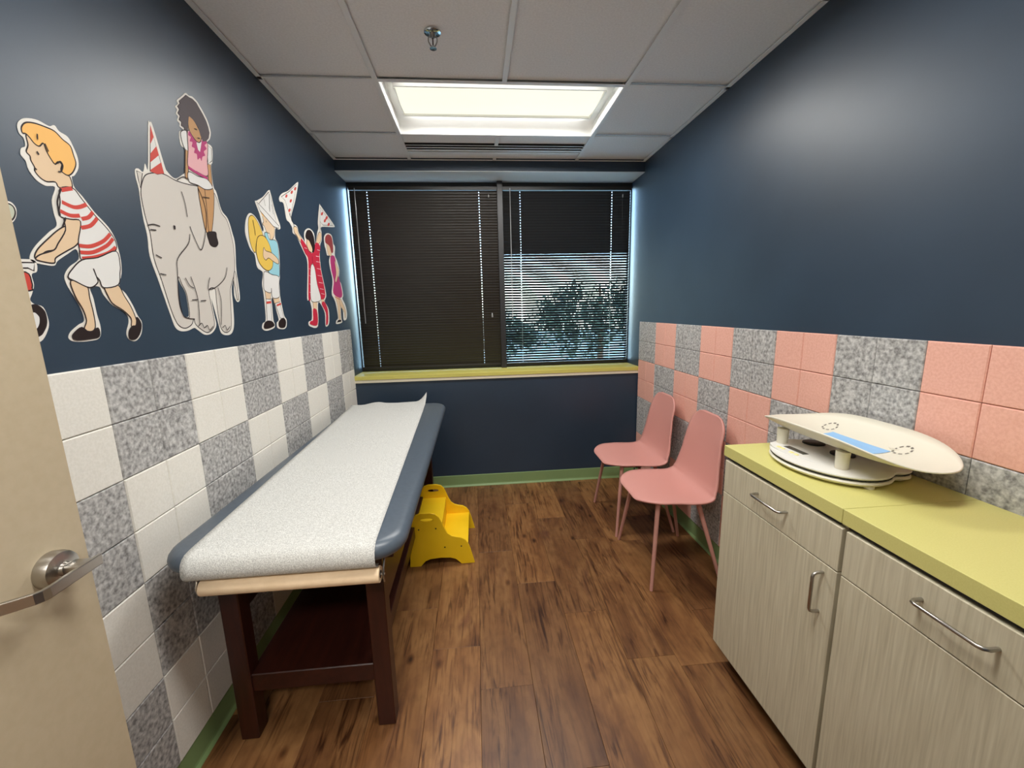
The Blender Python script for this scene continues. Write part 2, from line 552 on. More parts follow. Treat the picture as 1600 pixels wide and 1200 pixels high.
# recessed ceiling light: white pan, curved lens basket along the middle
def ceiling_light(cx, cy, label, watts):
    t = empty('ceiling_light', (cx, cy, H), label, 'ceiling light')
    hx, hy = 0.598, 0.293
    # pan: side walls and two curved reflector troughs
    bm = bmesh.new()
    prof = [(-hy, 0.004), (-hy+0.012, 0.03), (-0.23, 0.058), (-0.165, 0.062), (0.165, 0.062), (0.23, 0.058), (hy-0.012, 0.03), (hy, 0.004)]
    fr = [[bm.verts.new((sx*hx, y, z)) for y, z in prof] for sx in (-1, 1)]
    for k in range(len(prof)-1):
        bm.faces.new((fr[0][k], fr[0][k+1], fr[1][k+1], fr[1][k]))
    to_obj('reflector_pan', bm, PANW, t, smooth=True)
    for sx in (-1, 1):
        box('end_plate', (sx*hx-0.002, -hy, 0.002), (sx*hx+0.002, hy, 0.066), PANW, t)
    box('housing', (-hx, -hy, 0.070), (hx, hy, 0.075), PANW, t)
    # lens basket: shallow convex prism lens
    lens = mat('lens_glow', (255, 246, 214), 0.6)
    nt, n, l, b = nodes_of(lens)
    if not b.inputs['Emission Color'].is_linked:
        tc = n.new('ShaderNodeTexCoord'); wv = n.new('ShaderNodeTexWave')
        wv.bands_direction = 'X'; wv.inputs['Scale'].default_value = 60
        l.new(tc.outputs['Object'], wv.inputs[0])
        cr = n.new('ShaderNodeValToRGB')
        cr.color_ramp.elements[0].color = (0.93, 0.90, 0.70, 1); cr.color_ramp.elements[1].color = (1.0, 0.97, 0.82, 1)
        l.new(wv.outputs['Fac'], cr.inputs[0]); l.new(cr.outputs[0], b.inputs['Emission Color'])
        b.inputs['Emission Strength'].default_value = 0.74
        b.inputs['Base Color'].default_value = (0.02, 0.02, 0.02, 1)
    bm = bmesh.new()
    ring = []
    N = 9
    for sx in (-1, 1):
        ring.append([bm.verts.new((sx*0.545, -0.158+0.316*k/(N-1), 0.058-0.016*math.sin(math.pi*k/(N-1)))) for k in range(N)])
    for k in range(N-1):
        bm.faces.new((ring[0][k], ring[0][k+1], ring[1][k+1], ring[1][k]))
    bm.faces.new(ring[0]); bm.faces.new(ring[1][::-1])
    to_obj('lens', bm, lens, t, smooth=True)
    for sy in (-1, 1):
        box('lens_frame', (-0.552, sy*0.161-0.004, 0.046), (0.552, sy*0.161+0.004, 0.062), PANW, t)
    for sx in (-1, 1):
        box('lens_frame', (sx*0.551-0.005, -0.161, 0.040), (sx*0.551+0.005, 0.161, 0.062), PANW, t)
    # the lamp's own light, with slim side strips added to brighten the pan
    def area(sx, sy, z, y, p, rx=0.0):
        ld = bpy.data.lights.new('lamp', 'AREA')
        ld.shape = 'RECTANGLE'; ld.size = sx; ld.size_y = sy; ld.energy = p
        ld.color = (1.0, 0.98, 0.94)
        lo = bpy.data.objects.new('lamp', ld); lo.location = (0, y, z); lo.rotation_euler = (rx, 0, 0)
        link(lo, t)
    area(1.08, 0.30, 0.036, 0.0, watts)
    for s in (-1, 1):
        area(1.05, 0.02, 0.035, s*0.172, watts*0.020, s*math.radians(115))
    return t
ceiling_light(GM, (LY0+LY1)/2, 'recessed ceiling light with glowing lens in front of the window', LAMP)
ceiling_light(GM, 0.682, 'recessed ceiling light nearest the doorway, above the counter', LAMP)

# fire sprinkler
sp = empty('fire_sprinkler', (0.834, 1.867, H+0.014), 'chrome pendant fire sprinkler head in the ceiling tile', 'sprinkler')
lathe('escutcheon', [(0.030, 0.0), (0.034, -0.002), (0.033, -0.006), (0.022, -0.010), (0.012, -0.010)], (0, 0, 0), CHROME, sp)
lathe('nozzle', [(0.010, -0.006), (0.012, -0.014), (0.009, -0.02), (0.007, -0.024)], (0, 0, 0), STEEL, sp, n=16)
for s in (-1, 1):
    tube('frame_arm', [(s*0.009, 0, -0.016), (s*0.017, 0, -0.024), (s*0.017, 0, -0.036), (s*0.010, 0, -0.050), (s*0.002, 0, -0.056)], 0.0028, STEEL, sp, n=8)
tube('glass_bulb', [(0, 0, -0.024), (0, 0, -0.050)], 0.0025, mat('bulb_red', (70, 20, 18), 0.2), sp, n=8)
bm = bmesh.new()
add_lathe(bm, [(0.004, -0.055), (0.006, -0.058), (0.014, -0.060), (0.014, -0.062), (0.004, -0.063)], n=16)
to_obj('deflector', bm, CHROME, sp, smooth=True)

# ------------------------------------------------------------------ window
win = empty('window_1', (0, 0, 0), 'wide dark-framed window with two panes', None, None, 'structure')
FY0, FY1 = 3.515, 3.565
MX0, MX1 = 1.168, 1.212
def fbar(name, a, b): return box(name, a, b, BRONZE, win, bevel=0.002)
fbar('frame_head', (0.0, FY0, 2.408), (W, FY1, ZS))
fbar('frame_bottom', (0.0, FY0, ZSILL), (W, FY1, ZSILL+0.035))
fbar('frame_jamb', (0.0, FY0, ZSILL+0.035), (0.007, FY1, 2.408))
fbar('frame_jamb', (W-0.007, FY0, ZSILL+0.035), (W, FY1, 2.408))
fbar('mullion', (MX0, 3.452, ZSILL), (MX1, FY1, 2.44))
GLASS = bpy.data.materials.new('window_glass'); GLASS.use_nodes = True
gn = GLASS.node_tree.nodes; gl = GLASS.node_tree.links
gn.remove(gn['Principled BSDF'])
tr = gn.new('ShaderNodeBsdfTransparent'); tr.inputs[0].default_value = (0.80, 0.86, 0.88, 1)
gs = gn.new('ShaderNodeBsdfGlossy'); gs.inputs['Roughness'].default_value = 0.02
fz = gn.new('ShaderNodeFresnel'); fz.inputs[0].default_value = 1.45
mx = gn.new('ShaderNodeMixShader')
gl.new(fz.outputs[0], mx.inputs[0]); gl.new(tr.outputs[0], mx.inputs[1]); gl.new(gs.outputs[0], mx.inputs[2])
gl.new(mx.outputs[0], gn['Material Output'].inputs[0])
box('pane', (0.005, 3.538, ZSILL+0.03), (MX0+0.004, 3.542, 2.412), GLASS, win)
box('pane', (MX1-0.004, 3.538, ZSILL+0.03), (W-0.005, 3.542, 2.412), GLASS, win)
# sill: chartreuse laminate board over a cream strip
sill = box('window_sill', (0.0, D-0.014, 0.928), (W, YG, ZSILL), SILLM, win, bevel=0.0015)
box('sill_strip', (0.0, D-0.010, 0.905), (W, D-0.0005, 0.928), CREAM, sill, label='cream strip under the sill edge')

def blind(x0, x1, tilt, cords, wand_x, cord_x, tassel_z, label):
    yb = 3.478
    t = empty('window_blind', ((x0+x1)/2, yb, 2.40), label, 'window blind', 'dark mini blinds at the window')
    L = (x1-x0)/2
    ztop, zbot = 2.402, 0.985
    box('headrail', (-L, -0.014, ztop-2.40-0.026), (L, 0.014, ztop-2.40), SLAT, t, bevel=0.001)
    box('bottom_rail', (-L, -0.012, zbot-2.40), (L, 0.012, zbot-2.40+0.010), SLAT, t, bevel=0.003, seg=2)
    cl = sorted(c-(x0+x1)/2 for c in cords)
    # one curved slat with small route holes
    bm = bmesh.new()
    xs = [-L]
    for c in cl: xs += [c-0.0028, c+0.0028]
    xs += [L]
    ws = [-0.0125, -0.0066, -0.0022, 0.0022, 0.0066, 0.0125]
    gridv = [[bm.verts.new((x, w, 0.0026*(1-(w/0.0125)**2))) for w in ws] for x in xs]
    for a in range(len(xs)-1):
        hole = (a % 2 == 1)
        for b in range(len(ws)-1):
            if hole and b == 2: continue
            bm.faces.new((gridv[a][b], gridv[a+1][b], gridv[a+1][b+1], gridv[a][b+1]))
    me = bpy.data.meshes.new('slat')
    bm.to_mesh(me); bm.free(); me.materials.append(SLAT)
    for p in me.polygons: p.use_smooth = True
    zz = ztop-0.040
    pitch = 0.0212
    k = 0
    rnd = random.Random(int(x0*100)+3)
    while zz > zbot+0.014:
        o = bpy.data.objects.new('slat', me)
        # room edge high: rotating about x lowers the window-side edge
        o.rotation_euler = (-tilt+rnd.uniform(-0.022, 0.022), 0, 0)
        o.location = (0, 0, zz-2.40)
        link(o, t)
        zz -= pitch
    for c in cl:
        for dy in (-0.0132, 0.0132):
            tube('ladder_cord', [(c, dy*math.cos(tilt)*1.0, ztop-2.40-0.026), (c, dy*math.cos(tilt)*1.0, zbot-2.40+0.01)], 0.0007, CORD, t, n=5)
    w = wand_x-(x0+x1)/2
    tube('tilt_wand', [(w, -0.026, ztop-2.40-0.016), (w, -0.028, 1.36-2.40)], 0.0035, CLEAR, t, n=6)
    c = cord_x-(x0+x1)/2
    tube('lift_cord', [(c, -0.022, ztop-2.40-0.02), (c, -0.022, tassel_z-2.40+0.02)], 0.0009, BLACK, t, n=5)
    lathe('tassel', [(0.003, 0.022), (0.005, 0.018), (0.007, -0.010), (0.006, -0.014)], (c, -0.022, tassel_z-2.40), CLEAR, t, n=12)
    lathe('cord_stop', [(0.003, 0.012), (0.005, 0.008), (0.005, -0.008), (0.003, -0.012)], (c, -0.022, 2.33-2.40), CLEAR, t, n=10)
    return t
blind(0.026, 1.170, math.radians(74), [0.160, 1.025], 0.075, 1.101, 1.398, 'dark closed mini blind on the left window pane')
blind(1.210, 2.262, math.radians(49), [1.353, 2.107], 1.271, 2.19, 1.60, 'dark half-open mini blind on the right window pane with light stripes')

# ------------------------------------------------------------------ door
door = box('door_1', (0.134, YF+0.02, 0.012), (0.178, 0.8136, 2.11), DOORP, bevel=0.0015, label='beige flush door standing open at the left', kind='structure')
hd = lathe('door_handle', [(0.033, 0.0), (0.0335, 0.014), (0.031, 0.021), (0.024, 0.0235), (0.0125, 0.024), (0.0115, 0.030)], (0.178, 0.742, 1.000), STEEL, door, axis='x', n=40, label='satin steel lever handle')
bm = bmesh.new()
add_box(bm, (0.206, 0.731, 0.989), (0.236, 0.760, 1.009), 0.004, 3)
to_obj('neck', bm, STEEL, hd, smooth=True)
bm = bmesh.new()
path = [(0.2375, 0.772), (0.2375, 0.700), (0.2375, 0.676), (0.2355, 0.667), (0.230, 0.660), (0.205, 0.642), (0.190, 0.632)]
th = 0.0035
sec = []
for i, p in enumerate(path):
    a = Vector(path[max(i-1, 0)]); b = Vector(path[min(i+1, len(path)-1)])
    d = (b-a).normalized(); nn = Vector((-d.y, d.x))
    q = Vector(p)
    sec.append([bm.verts.new((q.x+s*nn.x*th, q.y+s*nn.y*th, z)) for s, z in ((-1, 0.989), (1, 0.989), (1, 1.009), (-1, 1.009))])
for i in range(len(sec)-1):
    for k in range(4):
        bm.faces.new((sec[i][k], sec[i][(k+1) % 4], sec[i+1][(k+1) % 4], sec[i+1][k]))
bm.faces.new(sec[0][::-1]); bm.faces.new(sec[-1])
bmesh.ops.recalc_face_normals(bm, faces=bm.faces)
lv = to_obj('lever', bm, STEEL, hd)
bv = lv.modifiers.new('bevel', 'BEVEL'); bv.width = 0.0012; bv.segments = 2; bv.limit_method = 'ANGLE'

# ------------------------------------------------------------------ exam table
et = empty('exam_table', (0.36, 2.0, 0), 'dark wood exam table with slate vinyl cushion along the tiled wall', 'exam table')
OX, OY = 0.36, 2.0
def tb(name, a, b, mt, bevel=0.003):
    return box(name, (a[0]-OX, a[1]-OY, a[2]), (b[0]-OX, b[1]-OY, b[2]), mt, et, bevel=bevel)
TX0, TX1, TY0, TY1 = 0.099, 0.622, 1.258, 2.775
LG = 0.060
for lx in (TX0, TX1-LG):
    for lyy in (TY0, TY1-LG):
        tb('leg', (lx, lyy, 0), (lx+LG, lyy+LG, 0.727), MAHOG)
tb('apron', (TX0+LG, TY0+0.012, 0.60), (TX1-LG, TY0+0.034, 0.727), MAHOG_Y)
tb('apron', (TX0+LG, TY1-0.034, 0.60), (TX1-LG, TY1-0.012, 0.727), MAHOG_Y)
tb('apron', (TX0+0.008, TY0+LG, 0.442), (TX0+0.030, TY1-LG, 0.727), MAHOG_Y)
tb('apron', (TX1-0.030, TY0+LG, 0.442), (TX1-0.008, TY1-LG, 0.727), MAHOG_Y)
tb('shelf', (TX0+0.05, TY0+0.010, 0.180), (TX1-0.05, TY1-0.010, 0.247), MAHOG_Y)
tb('deck', (0.095, 1.135, 0.727), (0.690, 2.90, 0.738), MAHOG_Y)
# cushion: rounded slab, strong bullnose
def cushion(x0, x1, y0, y1, z0, z1, rc, name, mt, parent):
    bm = bmesh.new()
    def outline(inset):
        pts = []
        r = max(rc-inset, 0.005)
        for (cx, cy, a0) in ((x1-rc, y1-rc, 0), (x0+rc, y1-rc, 90), (x0+rc, y0+rc, 180), (x1-rc, y0+rc, 270)):
            for k in range(9):
                a = math.radians(a0+90*k/8)
                pts.append((cx+r*math.cos(a), cy+r*math.sin(a)))
        return pts
    hgt = z1-z0
    prof = []
    for k in range(9):
        a = math.radians(-90+180*k/8)
        inset = 0.034*(1-math.cos(a))
        prof.append((inset, z0+hgt/2+hgt/2*math.sin(a)))
    prof.append((0.075, z1+0.0015)); 
    rings = [[bm.verts.new((x-OX, y-OY, z)) for x, y in outline(i)] for i, z in prof]
    n = len(rings[0])
    for a, b in zip(rings[:-1], rings[1:]):
        for k in range(n):
            bm.faces.new((a[k], a[(k+1) % n], b[(k+1) % n], b[k]))
    bm.faces.new(rings[0][::-1]); bm.faces.new(rings[-1])
    return to_obj(name, bm, mt, parent, smooth=True, angle=60)
CX0, CX1, CY0, CY1, CZ0, CZ1 = 0.052, 0.728, 1.083, 2.945, 0.738, 0.797
cushion(CX0, CX1, CY0, CY1, CZ0, CZ1, 0.105, 'cushion', VINYL, et)
# roll brackets
for bx in (0.150, 0.664):
    tube('roll_bracket', [(bx-OX, 1.135-OY, 0.730), (bx-OX, 1.115-OY, 0.712), (bx-OX, 1.106-OY, 0.690), (bx-OX, 1.112-OY, 0.668)], 0.003, STEEL, et, n=8)
tube('roll_rod', [(0.146-OX, 1.110-OY, 0.694), (0.668-OX, 1.110-OY, 0.694)], 0.0035, STEEL, et, n=8)

# table paper: roll under the end and a sheet over the cushion
ep = empty('exam_paper', (0.40, 1.11, 0.694), 'white paper sheet pulled over the exam table from its roll', 'table paper')
EX, EY, EZ = 0.40, 1.11, 0.694
bm = bmesh.new()
prof = [(0.0065, -0.245), (0.0065, -0.2452), (0.023, -0.2452), (0.0238, -0.244), (0.0238, 0.244), (0.023, 0.2452), (0.0065, 0.2452), (0.0065, 0.245)]
add_lathe(bm, [(r, h) for r, h in prof], (0.010, 0, 0), 28, 'x')
to_obj('paper_roll', bm, ROLLP, ep, smooth=True, label='cream paper roll')
lathe('roll_core', [(0.011, 0.2445), (0.011, 0.2462), (0.005, 0.2462), (0.005, 0.2445)], (0.010, 0, 0), HOLE, ep, axis='x', n=20)
# sheet path in (y, z): from the roll, around the bullnose, along the top, loose far end
path = [(1.122, 0.7205), (1.104, 0.7225), (1.091, 0.7275), (1.081, 0.738), (1.0765, 0.752), (1.078, 0.768), (1.083, 0.782), (1.092, 0.792), (1.106, 0.7985), (1.13, 0.8007)]
y = 1.17
while y < 2.90:
    path.append((y, 0.8010)); y += 0.04
path += [(2.93, 0.8015), (2.955, 0.800), (2.975, 0.796)]
NX = 26
bm = bmesh.new()
rn = random.Random(11)
bump = [[0]*(NX+1) for _ in path]
rowsv = []
for i, (yy, zz) in enumerate(path):
    f = (yy-1.08)/1.9
    xl = 0.137-0.070*max(f, 0); wd = 0.515
    row = []
    for k in range(NX+1):
        u = k/NX
        x = xl+wd*u
        z = zz
        if zz > 0.80:
            z += 0.0014*max(0, math.sin(x*9+yy*2.1)+math.sin(x*5-yy*6.3))*min(1, max(0, (yy-1.2)))
            if yy > 2.5:
                q = (yy-2.5)/0.45
                z += q*0.0055*abs(math.sin(8*u+yy*9+math.sin(6*u)))
        if yy > 2.84:
            q = (yy-2.84)/0.13
            z += 0.060*(max(0, (u-0.86)/0.14)**1.5)*q*q
            z += 0.014*math.exp(-((u-0.33)/0.10)**2)*q
        row.append(bm.verts.new((x-EX, yy-EY + (0.06*(u-0.5) if yy > 2.9 else 0), z-EZ)))
    rowsv.append(row)
for i in range(len(rowsv)-1):
    for k in range(NX):
        bm.faces.new((rowsv[i][k], rowsv[i][k+1], rowsv[i+1][k+1], rowsv[i+1][k]))
sh = to_obj('paper_sheet', bm, PAPER, ep, smooth=True, angle=180)
so = sh.modifiers.new('thick', 'SOLIDIFY'); so.thickness = 0.0006; so.offset = 1.0

# ------------------------------------------------------------------ yellow step stool
st = empty('step_stool', (0.72, 2.38, 0), 'yellow wooden two-step stool beside the exam table', 'step stool')
SX, SY = 0.72, 2.38
out = [(.532, 0), (.594, 0), (.606, .014), (.622, .031), (.650, .042), (.71, .046), (.765, .042), (.795, .032), (.812, .015), (.826, 0), (.902, 0),
       (.893, .04), (.880, .09), (.868, .125), (.852, .149), (.828, .164), (.80, .170), (.775, .178), (.752, .197), (.737, .227), (.723, .266),
       (.710, .297), (.690, .317), (.660, .325), (.608, .325), (.582, .317), (.564, .298), (.556, .27), (.546, .17)]
hole = []
for k in range(16):
    a = 2*math.pi*k/16
    hole.append((.640+.036*(1 if math.cos(a) > 0 else -1)*abs(math.cos(a))**0.7, .284+.0095*(1 if math.sin(a) > 0 else -1)*abs(math.sin(a))**0.8))
for yy in (2.180, 2.568):
    bm = bmesh.new()
    add_plate(bm, out, [hole], lambda u, v, t: Vector((u-SX, t-SY, v)), yy, yy+0.012)
    sp_ = to_obj('side_panel', bm, YELLOW, st)
    b2 = sp_.modifiers.new('bevel', 'BEVEL'); b2.width = 0.0015; b2.segments = 2; b2.limit_method = 'ANGLE'; b2.angle_limit = math.radians(50)
    yo = yy if yy < 2.3 else yy+0.012
    for sx, sz in ((.594, .229), (.690, .230), (.735, .111), (.829, .111)):
        s = -1 if yy < 2.3 else 1
        lathe('screw', [(0.0042, -0.001*s), (0.0042, 0.0012*s), (0.002, 0.0014*s)], (sx-SX, yo-SY, sz), HOLE, sp_, axis='y', n=12)
def stbox(name, a, b): box(name, (a[0]-SX, a[1]-SY, a[2]), (b[0]-SX, b[1]-SY, b[2]), YELLOW, st, bevel=0.002, seg=2)
stbox('tread', (.556, 2.192, .222), (.722, 2.568, .235))
stbox('riser', (.708, 2.192, .117), (.720, 2.568, .222))
stbox('tread', (.706, 2.192, .104), (.868, 2.568, .117))
stbox('back_panel', (.556, 2.192, .06), (.568, 2.568, .222))

# ------------------------------------------------------------------ shell chairs
def make_chair(label):
    t = empty('shell_chair', (0, 0, 0), label, 'chair', 'pink shell chairs by the wall')
    prof = [(0.000, .440), (0.018, .452), (0.07, .457), (0.15, .453), (0.23, .446), (0.30, .443), (0.345, .448), (0.378, .464), (0.398, .495),
            (0.410, .54), (0.420, .60), (0.430, .67), (0.440, .74), (0.450, .81), (0.457, .865)]
    pr2 = smooth_loop(prof, False, 4)
    # arc length
    s = [0]
    for a, b in zip(pr2[:-1], pr2[1:]): s.append(s[-1]+math.hypot(b[0]-a[0], b[1]-a[1]))
    Ltot = s[-1]
    def width(q):
        f = q/Ltot
        ks = [(0, .205), (.15, .222), (.32, .232), (.46, .228), (.55, .212), (.70, .185), (.85, .165), (1.0, .148)]
        for (a, wa), (b, wb) in zip(ks[:-1], ks[1:]):
            if a <= f <= b:
                u = (f-a)/(b-a); u = u*u*(3-2*u)*0.5+u*0.5
                w = wa+(wb-wa)*u
                break
        rf, rb = 0.13, 0.085
        if q < rf: w -= 0.115*(1-math.sqrt(max(0, 1-((rf-q)/rf)**2)))
        if Ltot-q < rb: w -= 0.085*(1-math.sqrt(max(0, 1-((rb-(Ltot-q))/rb)**2)))
        return w
    M = 20
    bm = bmesh.new()
    grid = []
    for i, (d, z) in enumerate(pr2):
        w = width(s[i])
        f = s[i]/Ltot
        a = pr2[max(i-1, 0)]; b = pr2[min(i+1, len(pr2)-1)]
        tx, tz = b[0]-a[0], b[1]-a[1]
        ln = math.hypot(tx, tz); nx, nz = -tz/ln, tx/ln          # normal pointing up / to the sitter
        row = []
        for k in range(M+1):
            v = -1+2*k/M
            dish = 0.014*abs(v)**2.5*(1 if f < .5 else 1.4)*min(1, f*4)*min(1, (1-f)*5+0.15)
            row.append(bm.verts.new((d+nx*dish, w*v, z+nz*dish)))
        grid.append(row)
    for i in range(len(grid)-1):
        for k in range(M):
            bm.faces.new((grid[i][k], grid[i][k+1], grid[i+1][k+1], grid[i+1][k]))
    so_ = to_obj('shell', bm, CHAIR, t, smooth=True, angle=180)
    md = so_.modifiers.new('thick', 'SOLIDIFY'); md.thickness = 0.009; md.offset = 0.0
    for sy in (-1, 1):
        tube('leg', [(0.100, sy*0.165, .440), (0.046, sy*0.243, .0)], 0.011, CHAIRLEG, t, radii=[0.0125, 0.0085])
        tube('leg', [(0.320, sy*0.150, .434), (0.428, sy*0.235, .0)], 0.011, CHAIRLEG, t, radii=[0.0125, 0.0085])
        tube('seat_rail', [(0.095, sy*0.150, .434), (0.325, sy*0.150, .430)], 0.009, CHAIRLEG, t)
        box('glide', (0.19, sy*0.150-0.012, .424), (0.23, sy*0.150+0.012, .436), BLACK, t)
    for d in (0.115, 0.300):
        tube('crossbar', [(d, -0.150, .432), (d, 0.150, .432)], 0.009, CHAIRLEG, t)
    return t
def copy_thing(o, parent=None):
    c = o.copy()
    C.objects.link(c)
    c.parent = parent
    for ch in o.children:
        copy_thing(ch, c)
    return c
ch1 = make_chair('pink plastic shell chair nearer the cabinet and baby scale')
ch2 = copy_thing(ch1)
ch1.location = (1.762, 2.068, 0)
ch2.location = (1.757, 2.585, 0)
ch2['label'] = 'pink plastic shell chair farther back, nearer the window'

# ------------------------------------------------------------------ cabinets and counters
FX = 1.888
def bar_handle(parent, p0, p1, out=0.030):
    """bent wire pull between two points on the face plane x=FX (local coords)"""
    p0, p1 = Vector(p0), Vector(p1)
    d = (p1-p0).normalized()
    o_ = Vector((-out, 0, 0))
    pts = [p0, p0+o_*0.62, p0+o_*0.9+d*0.004, p0+o_+d*0.012, p1+o_-d*0.012, p1+o_*0.9-d*0.004, p1+o_*0.62, p1]
    return tube('handle', pts, 0.0043, STEEL, parent, n=10, label='satin steel bar pull')
def cabinet(y0, y1, label, hinge_left):
    t = empty('base_cabinet', (FX, (y0+y1)/2, 0), label, 'cabinet', 'wood-grain base cabinets')
    hwid = (y1-y0)/2
    e = 0.0015
    box('body', (0.019, -hwid+e, 0.085), (W-0.012-FX, hwid-e, 0.864), LAM, t, bevel=0.001)
    box('toe_kick', (0.075, -hwid+0.004, 0.0), (W-0.016-FX, hwid-0.004, 0.085), HOLE, t)
    dr = box('drawer_front', (0.0, -hwid+e, 0.738), (0.018, hwid-e, 0.861), LAM, t, bevel=0.0012)
    bar_handle(dr, (0, -0.066, 0.811), (0, 0.066, 0.811))
    dd = box('door', (0.0, -hwid+e, 0.080), (0.018, hwid-e, 0.735), LAM, t, bevel=0.0012)
    hy = -hwid+0.042
    bar_handle(dd, (0, hy, 0.589), (0, hy, 0.709))
    return t
cabinet(0.9025, 1.412, 'wood-grain base cabinet nearer the pink chairs, under the baby scale', True)
cabinet(0.382, 0.894, 'wood-grain base cabinet in the right foreground with empty top', True)
for y0, y1, lb in ((0.9095, 1.424, 'chartreuse laminate countertop holding the baby scale'),
                   (0.372, 0.9080, 'empty chartreuse laminate countertop in the right foreground')):
    ct = empty('countertop', (FX, (y0+y1)/2, 0.875), lb, 'countertop', 'chartreuse countertops')
    hy = (y1-y0)/2
    box('slab', (0.0, -hy, 0.0), (W-0.0105-FX, hy, 0.040), SILL, ct, bevel=0.0008)
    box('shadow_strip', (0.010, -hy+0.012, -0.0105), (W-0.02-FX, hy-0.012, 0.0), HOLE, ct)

# ------------------------------------------------------------------ baby scale
ZC = 0.915
bs = empty('baby_scale', (2.112, 1.175, ZC), 'white digital baby scale with ivory curved tray on the counter', 'baby scale')
def blob(name, lobes, z0, z1, mt, inset_top=0.0, n=56, crown=0.0):
    """union-of-ellipses outline, extruded with a rounded rim"""
    def rad(a):
        best = 0
        for cx, cyy, rx, ry in lobes:
            # ray from origin
            dx, dy = math.cos(a), math.sin(a)
            A = (dx/rx)**2+(dy/ry)**2; B = -2*(dx*cx/rx**2+dy*cyy/ry**2); Cq = (cx/rx)**2+(cyy/ry)**2-1
            dis = B*B-4*A*Cq
            if dis > 0: best = max(best, (-B+math.sqrt(dis))/(2*A))
        return best
    bm = bmesh.new()
    hgt = z1-z0
    prof = [(0.010, z0), (0.003, z0+0.3*hgt), (0.0, z0+0.55*hgt), (0.002, z0+0.8*hgt), (inset_top+0.006, z1-0.001), (inset_top+0.02, z1+crown*.5), (0.07, z1+crown)]
    rings = []
    for ins, z in prof:
        rings.append([bm.verts.new(((rad(2*math.pi*k/n)-ins)*math.cos(2*math.pi*k/n), (rad(2*math.pi*k/n)-ins)*math.sin(2*math.pi*k/n), z)) for k in range(n)])
    for a, b in zip(rings[:-1], rings[1:]):
        for k in range(n):
            bm.faces.new((a[k], a[(k+1) % n], b[(k+1) % n], b[k]))
    bm.faces.new(rings[0][::-1]); bm.faces.new(rings[-1])
    return to_obj(name, bm, mt, bs, smooth=True, angle=50)
LB = [(-0.035, 0.0, 0.142, 0.182), (0.075, -0.02, 0.078, 0.135)]
blob('base_lower', LB, 0.006, 0.022, TRAYM)
blob('gasket', [(a, b, c-0.003, d-0.003) for a, b, c, d in LB], 0.0215, 0.0245, SCREEN)
blob('base_upper', LB, 0.0240, 0.038, SCALEW, 0.006, crown=0.004)
for fx, fy in ((-0.11, -0.10), (-0.11, 0.10), (0.09, -0.09), (0.09, 0.09), (-0.05, -0.165)):
    lathe('foot', [(0.012, 0.0), (0.013, 0.004), (0.012, 0.008)], (fx, fy, 0), TRAYM, bs, n=14)
# control panel facing the room
bm = bmesh.new()
pan = [(-0.128+0.062*math.cos(a)*0.55+0.012, 0.045+0.098*math.sin(a)) for a in [2*math.pi*k/28 for k in range(28)]]
add_plate(bm, pan, [], lambda u, v, t: Vector((u, v, t)), 0.034, 0.0412)
pn = to_obj('control_panel', bm, mat('panel_white', (226, 225, 222), 0.35), bs)
box('display', (-0.111, 0.008, 0.040), (-0.088, 0.094, 0.0424), SCREEN, pn, bevel=0.001)
for by in (0.014, 0.036, 0.074, 0.092):
    box('button', (-0.135, by-0.008, 0.040), (-0.123, by+0.007, 0.0432), BUTTON, pn, bevel=0.002)
for fy in (-0.01, 0.105):
    lathe('weigh_cell_cap', [(0.034, 0.036), (0.033, 0.046), (0.026, 0.048)], (0.010, fy, 0), BLACK, bs, n=24)
for px, py in ((-0.087, 0.131), (-0.087, -0.109), (0.085, 0.131), (0.085, -0.109)):
    tube('post', [(px, py, 0.034), (px, py, 0.094)], 0.0165, TRAYM, bs, n=20, radii=[0.0165, 0.0185])
# tray: curved shell
HLEN, HWID = 0.292, 0.142
def tray_z(u, x):
    return 0.080 + 0.062*(abs(x)/HWID)**2.6 + 0.022*abs(u)**3
bm = bmesh.new()
NU, NV = 44, 18
gv = []
for i in range(NU+1):
    u = -1+2*i/NU
    uu = math.sin(u*math.pi/2)
    wv_ = HWID*max(0.0, 1-abs(uu)**3.2)**0.5
    wv_ = max(wv_, 0.012)
    gv.append([bm.verts.new((wv_*(-1+2*k/NV), uu*HLEN, tray_z(uu, wv_*(-1+2*k/NV)))) for k in range(NV+1)])
for i in range(NU):
    for k in range(NV):
        bm.faces.new((gv[i][k], gv[i][k+1], gv[i+1][k+1], gv[i+1][k]))
TRAY_OFF = (0.004, -0.018, 0.0)
tray = to_obj('tray', bm, TRAYM, bs, smooth=True, angle=180, loc=TRAY_OFF)
md = tray.modifiers.new('thick', 'SOLIDIFY'); md.thickness = 0.004; md.offset = 0.0
# blue strip and dashed footprints printed on the tray
bm = bmesh.new()
q = []
for i in range(13):
    yy = 0.100-0.200*i/12
    q.append([bm.verts.new((xx, yy, tray_z(yy/HLEN, xx)+0.0032)) for xx in [0.052-0.080*k/4 for k in range(5)]])
for i in range(12):
    for k in range(4):
        bm.faces.new((q[i][k], q[i][k+1], q[i+1][k+1], q[i+1][k]))
to_obj('blue_strip', bm, BLUE, tray, label='pale blue strip along the tray')
for cyy in (0.135, -0.115):
    bm = bmesh.new()
    nD = 9
    for k in range(nD):
        a0 = 2*math.pi*k/nD; a1 = a0+2*math.pi/nD*0.6
        seg = []
        for j in range(4):
            a = a0+(a1-a0)*j/3
            for r in (0.86, 1.12):
                xx = 0.072+0.022*r*math.cos(a); y2 = cyy+0.020*r*math.sin(a)
                seg.append(bm.verts.new((xx, y2, tray_z(y2/HLEN, xx)+0.003)))
        for j in range(3):
            bm.faces.new((seg[2*j], seg[2*j+1], seg[2*j+3], seg[2*j+2]))
    to_obj('dashed_mark', bm, DASH, tray)

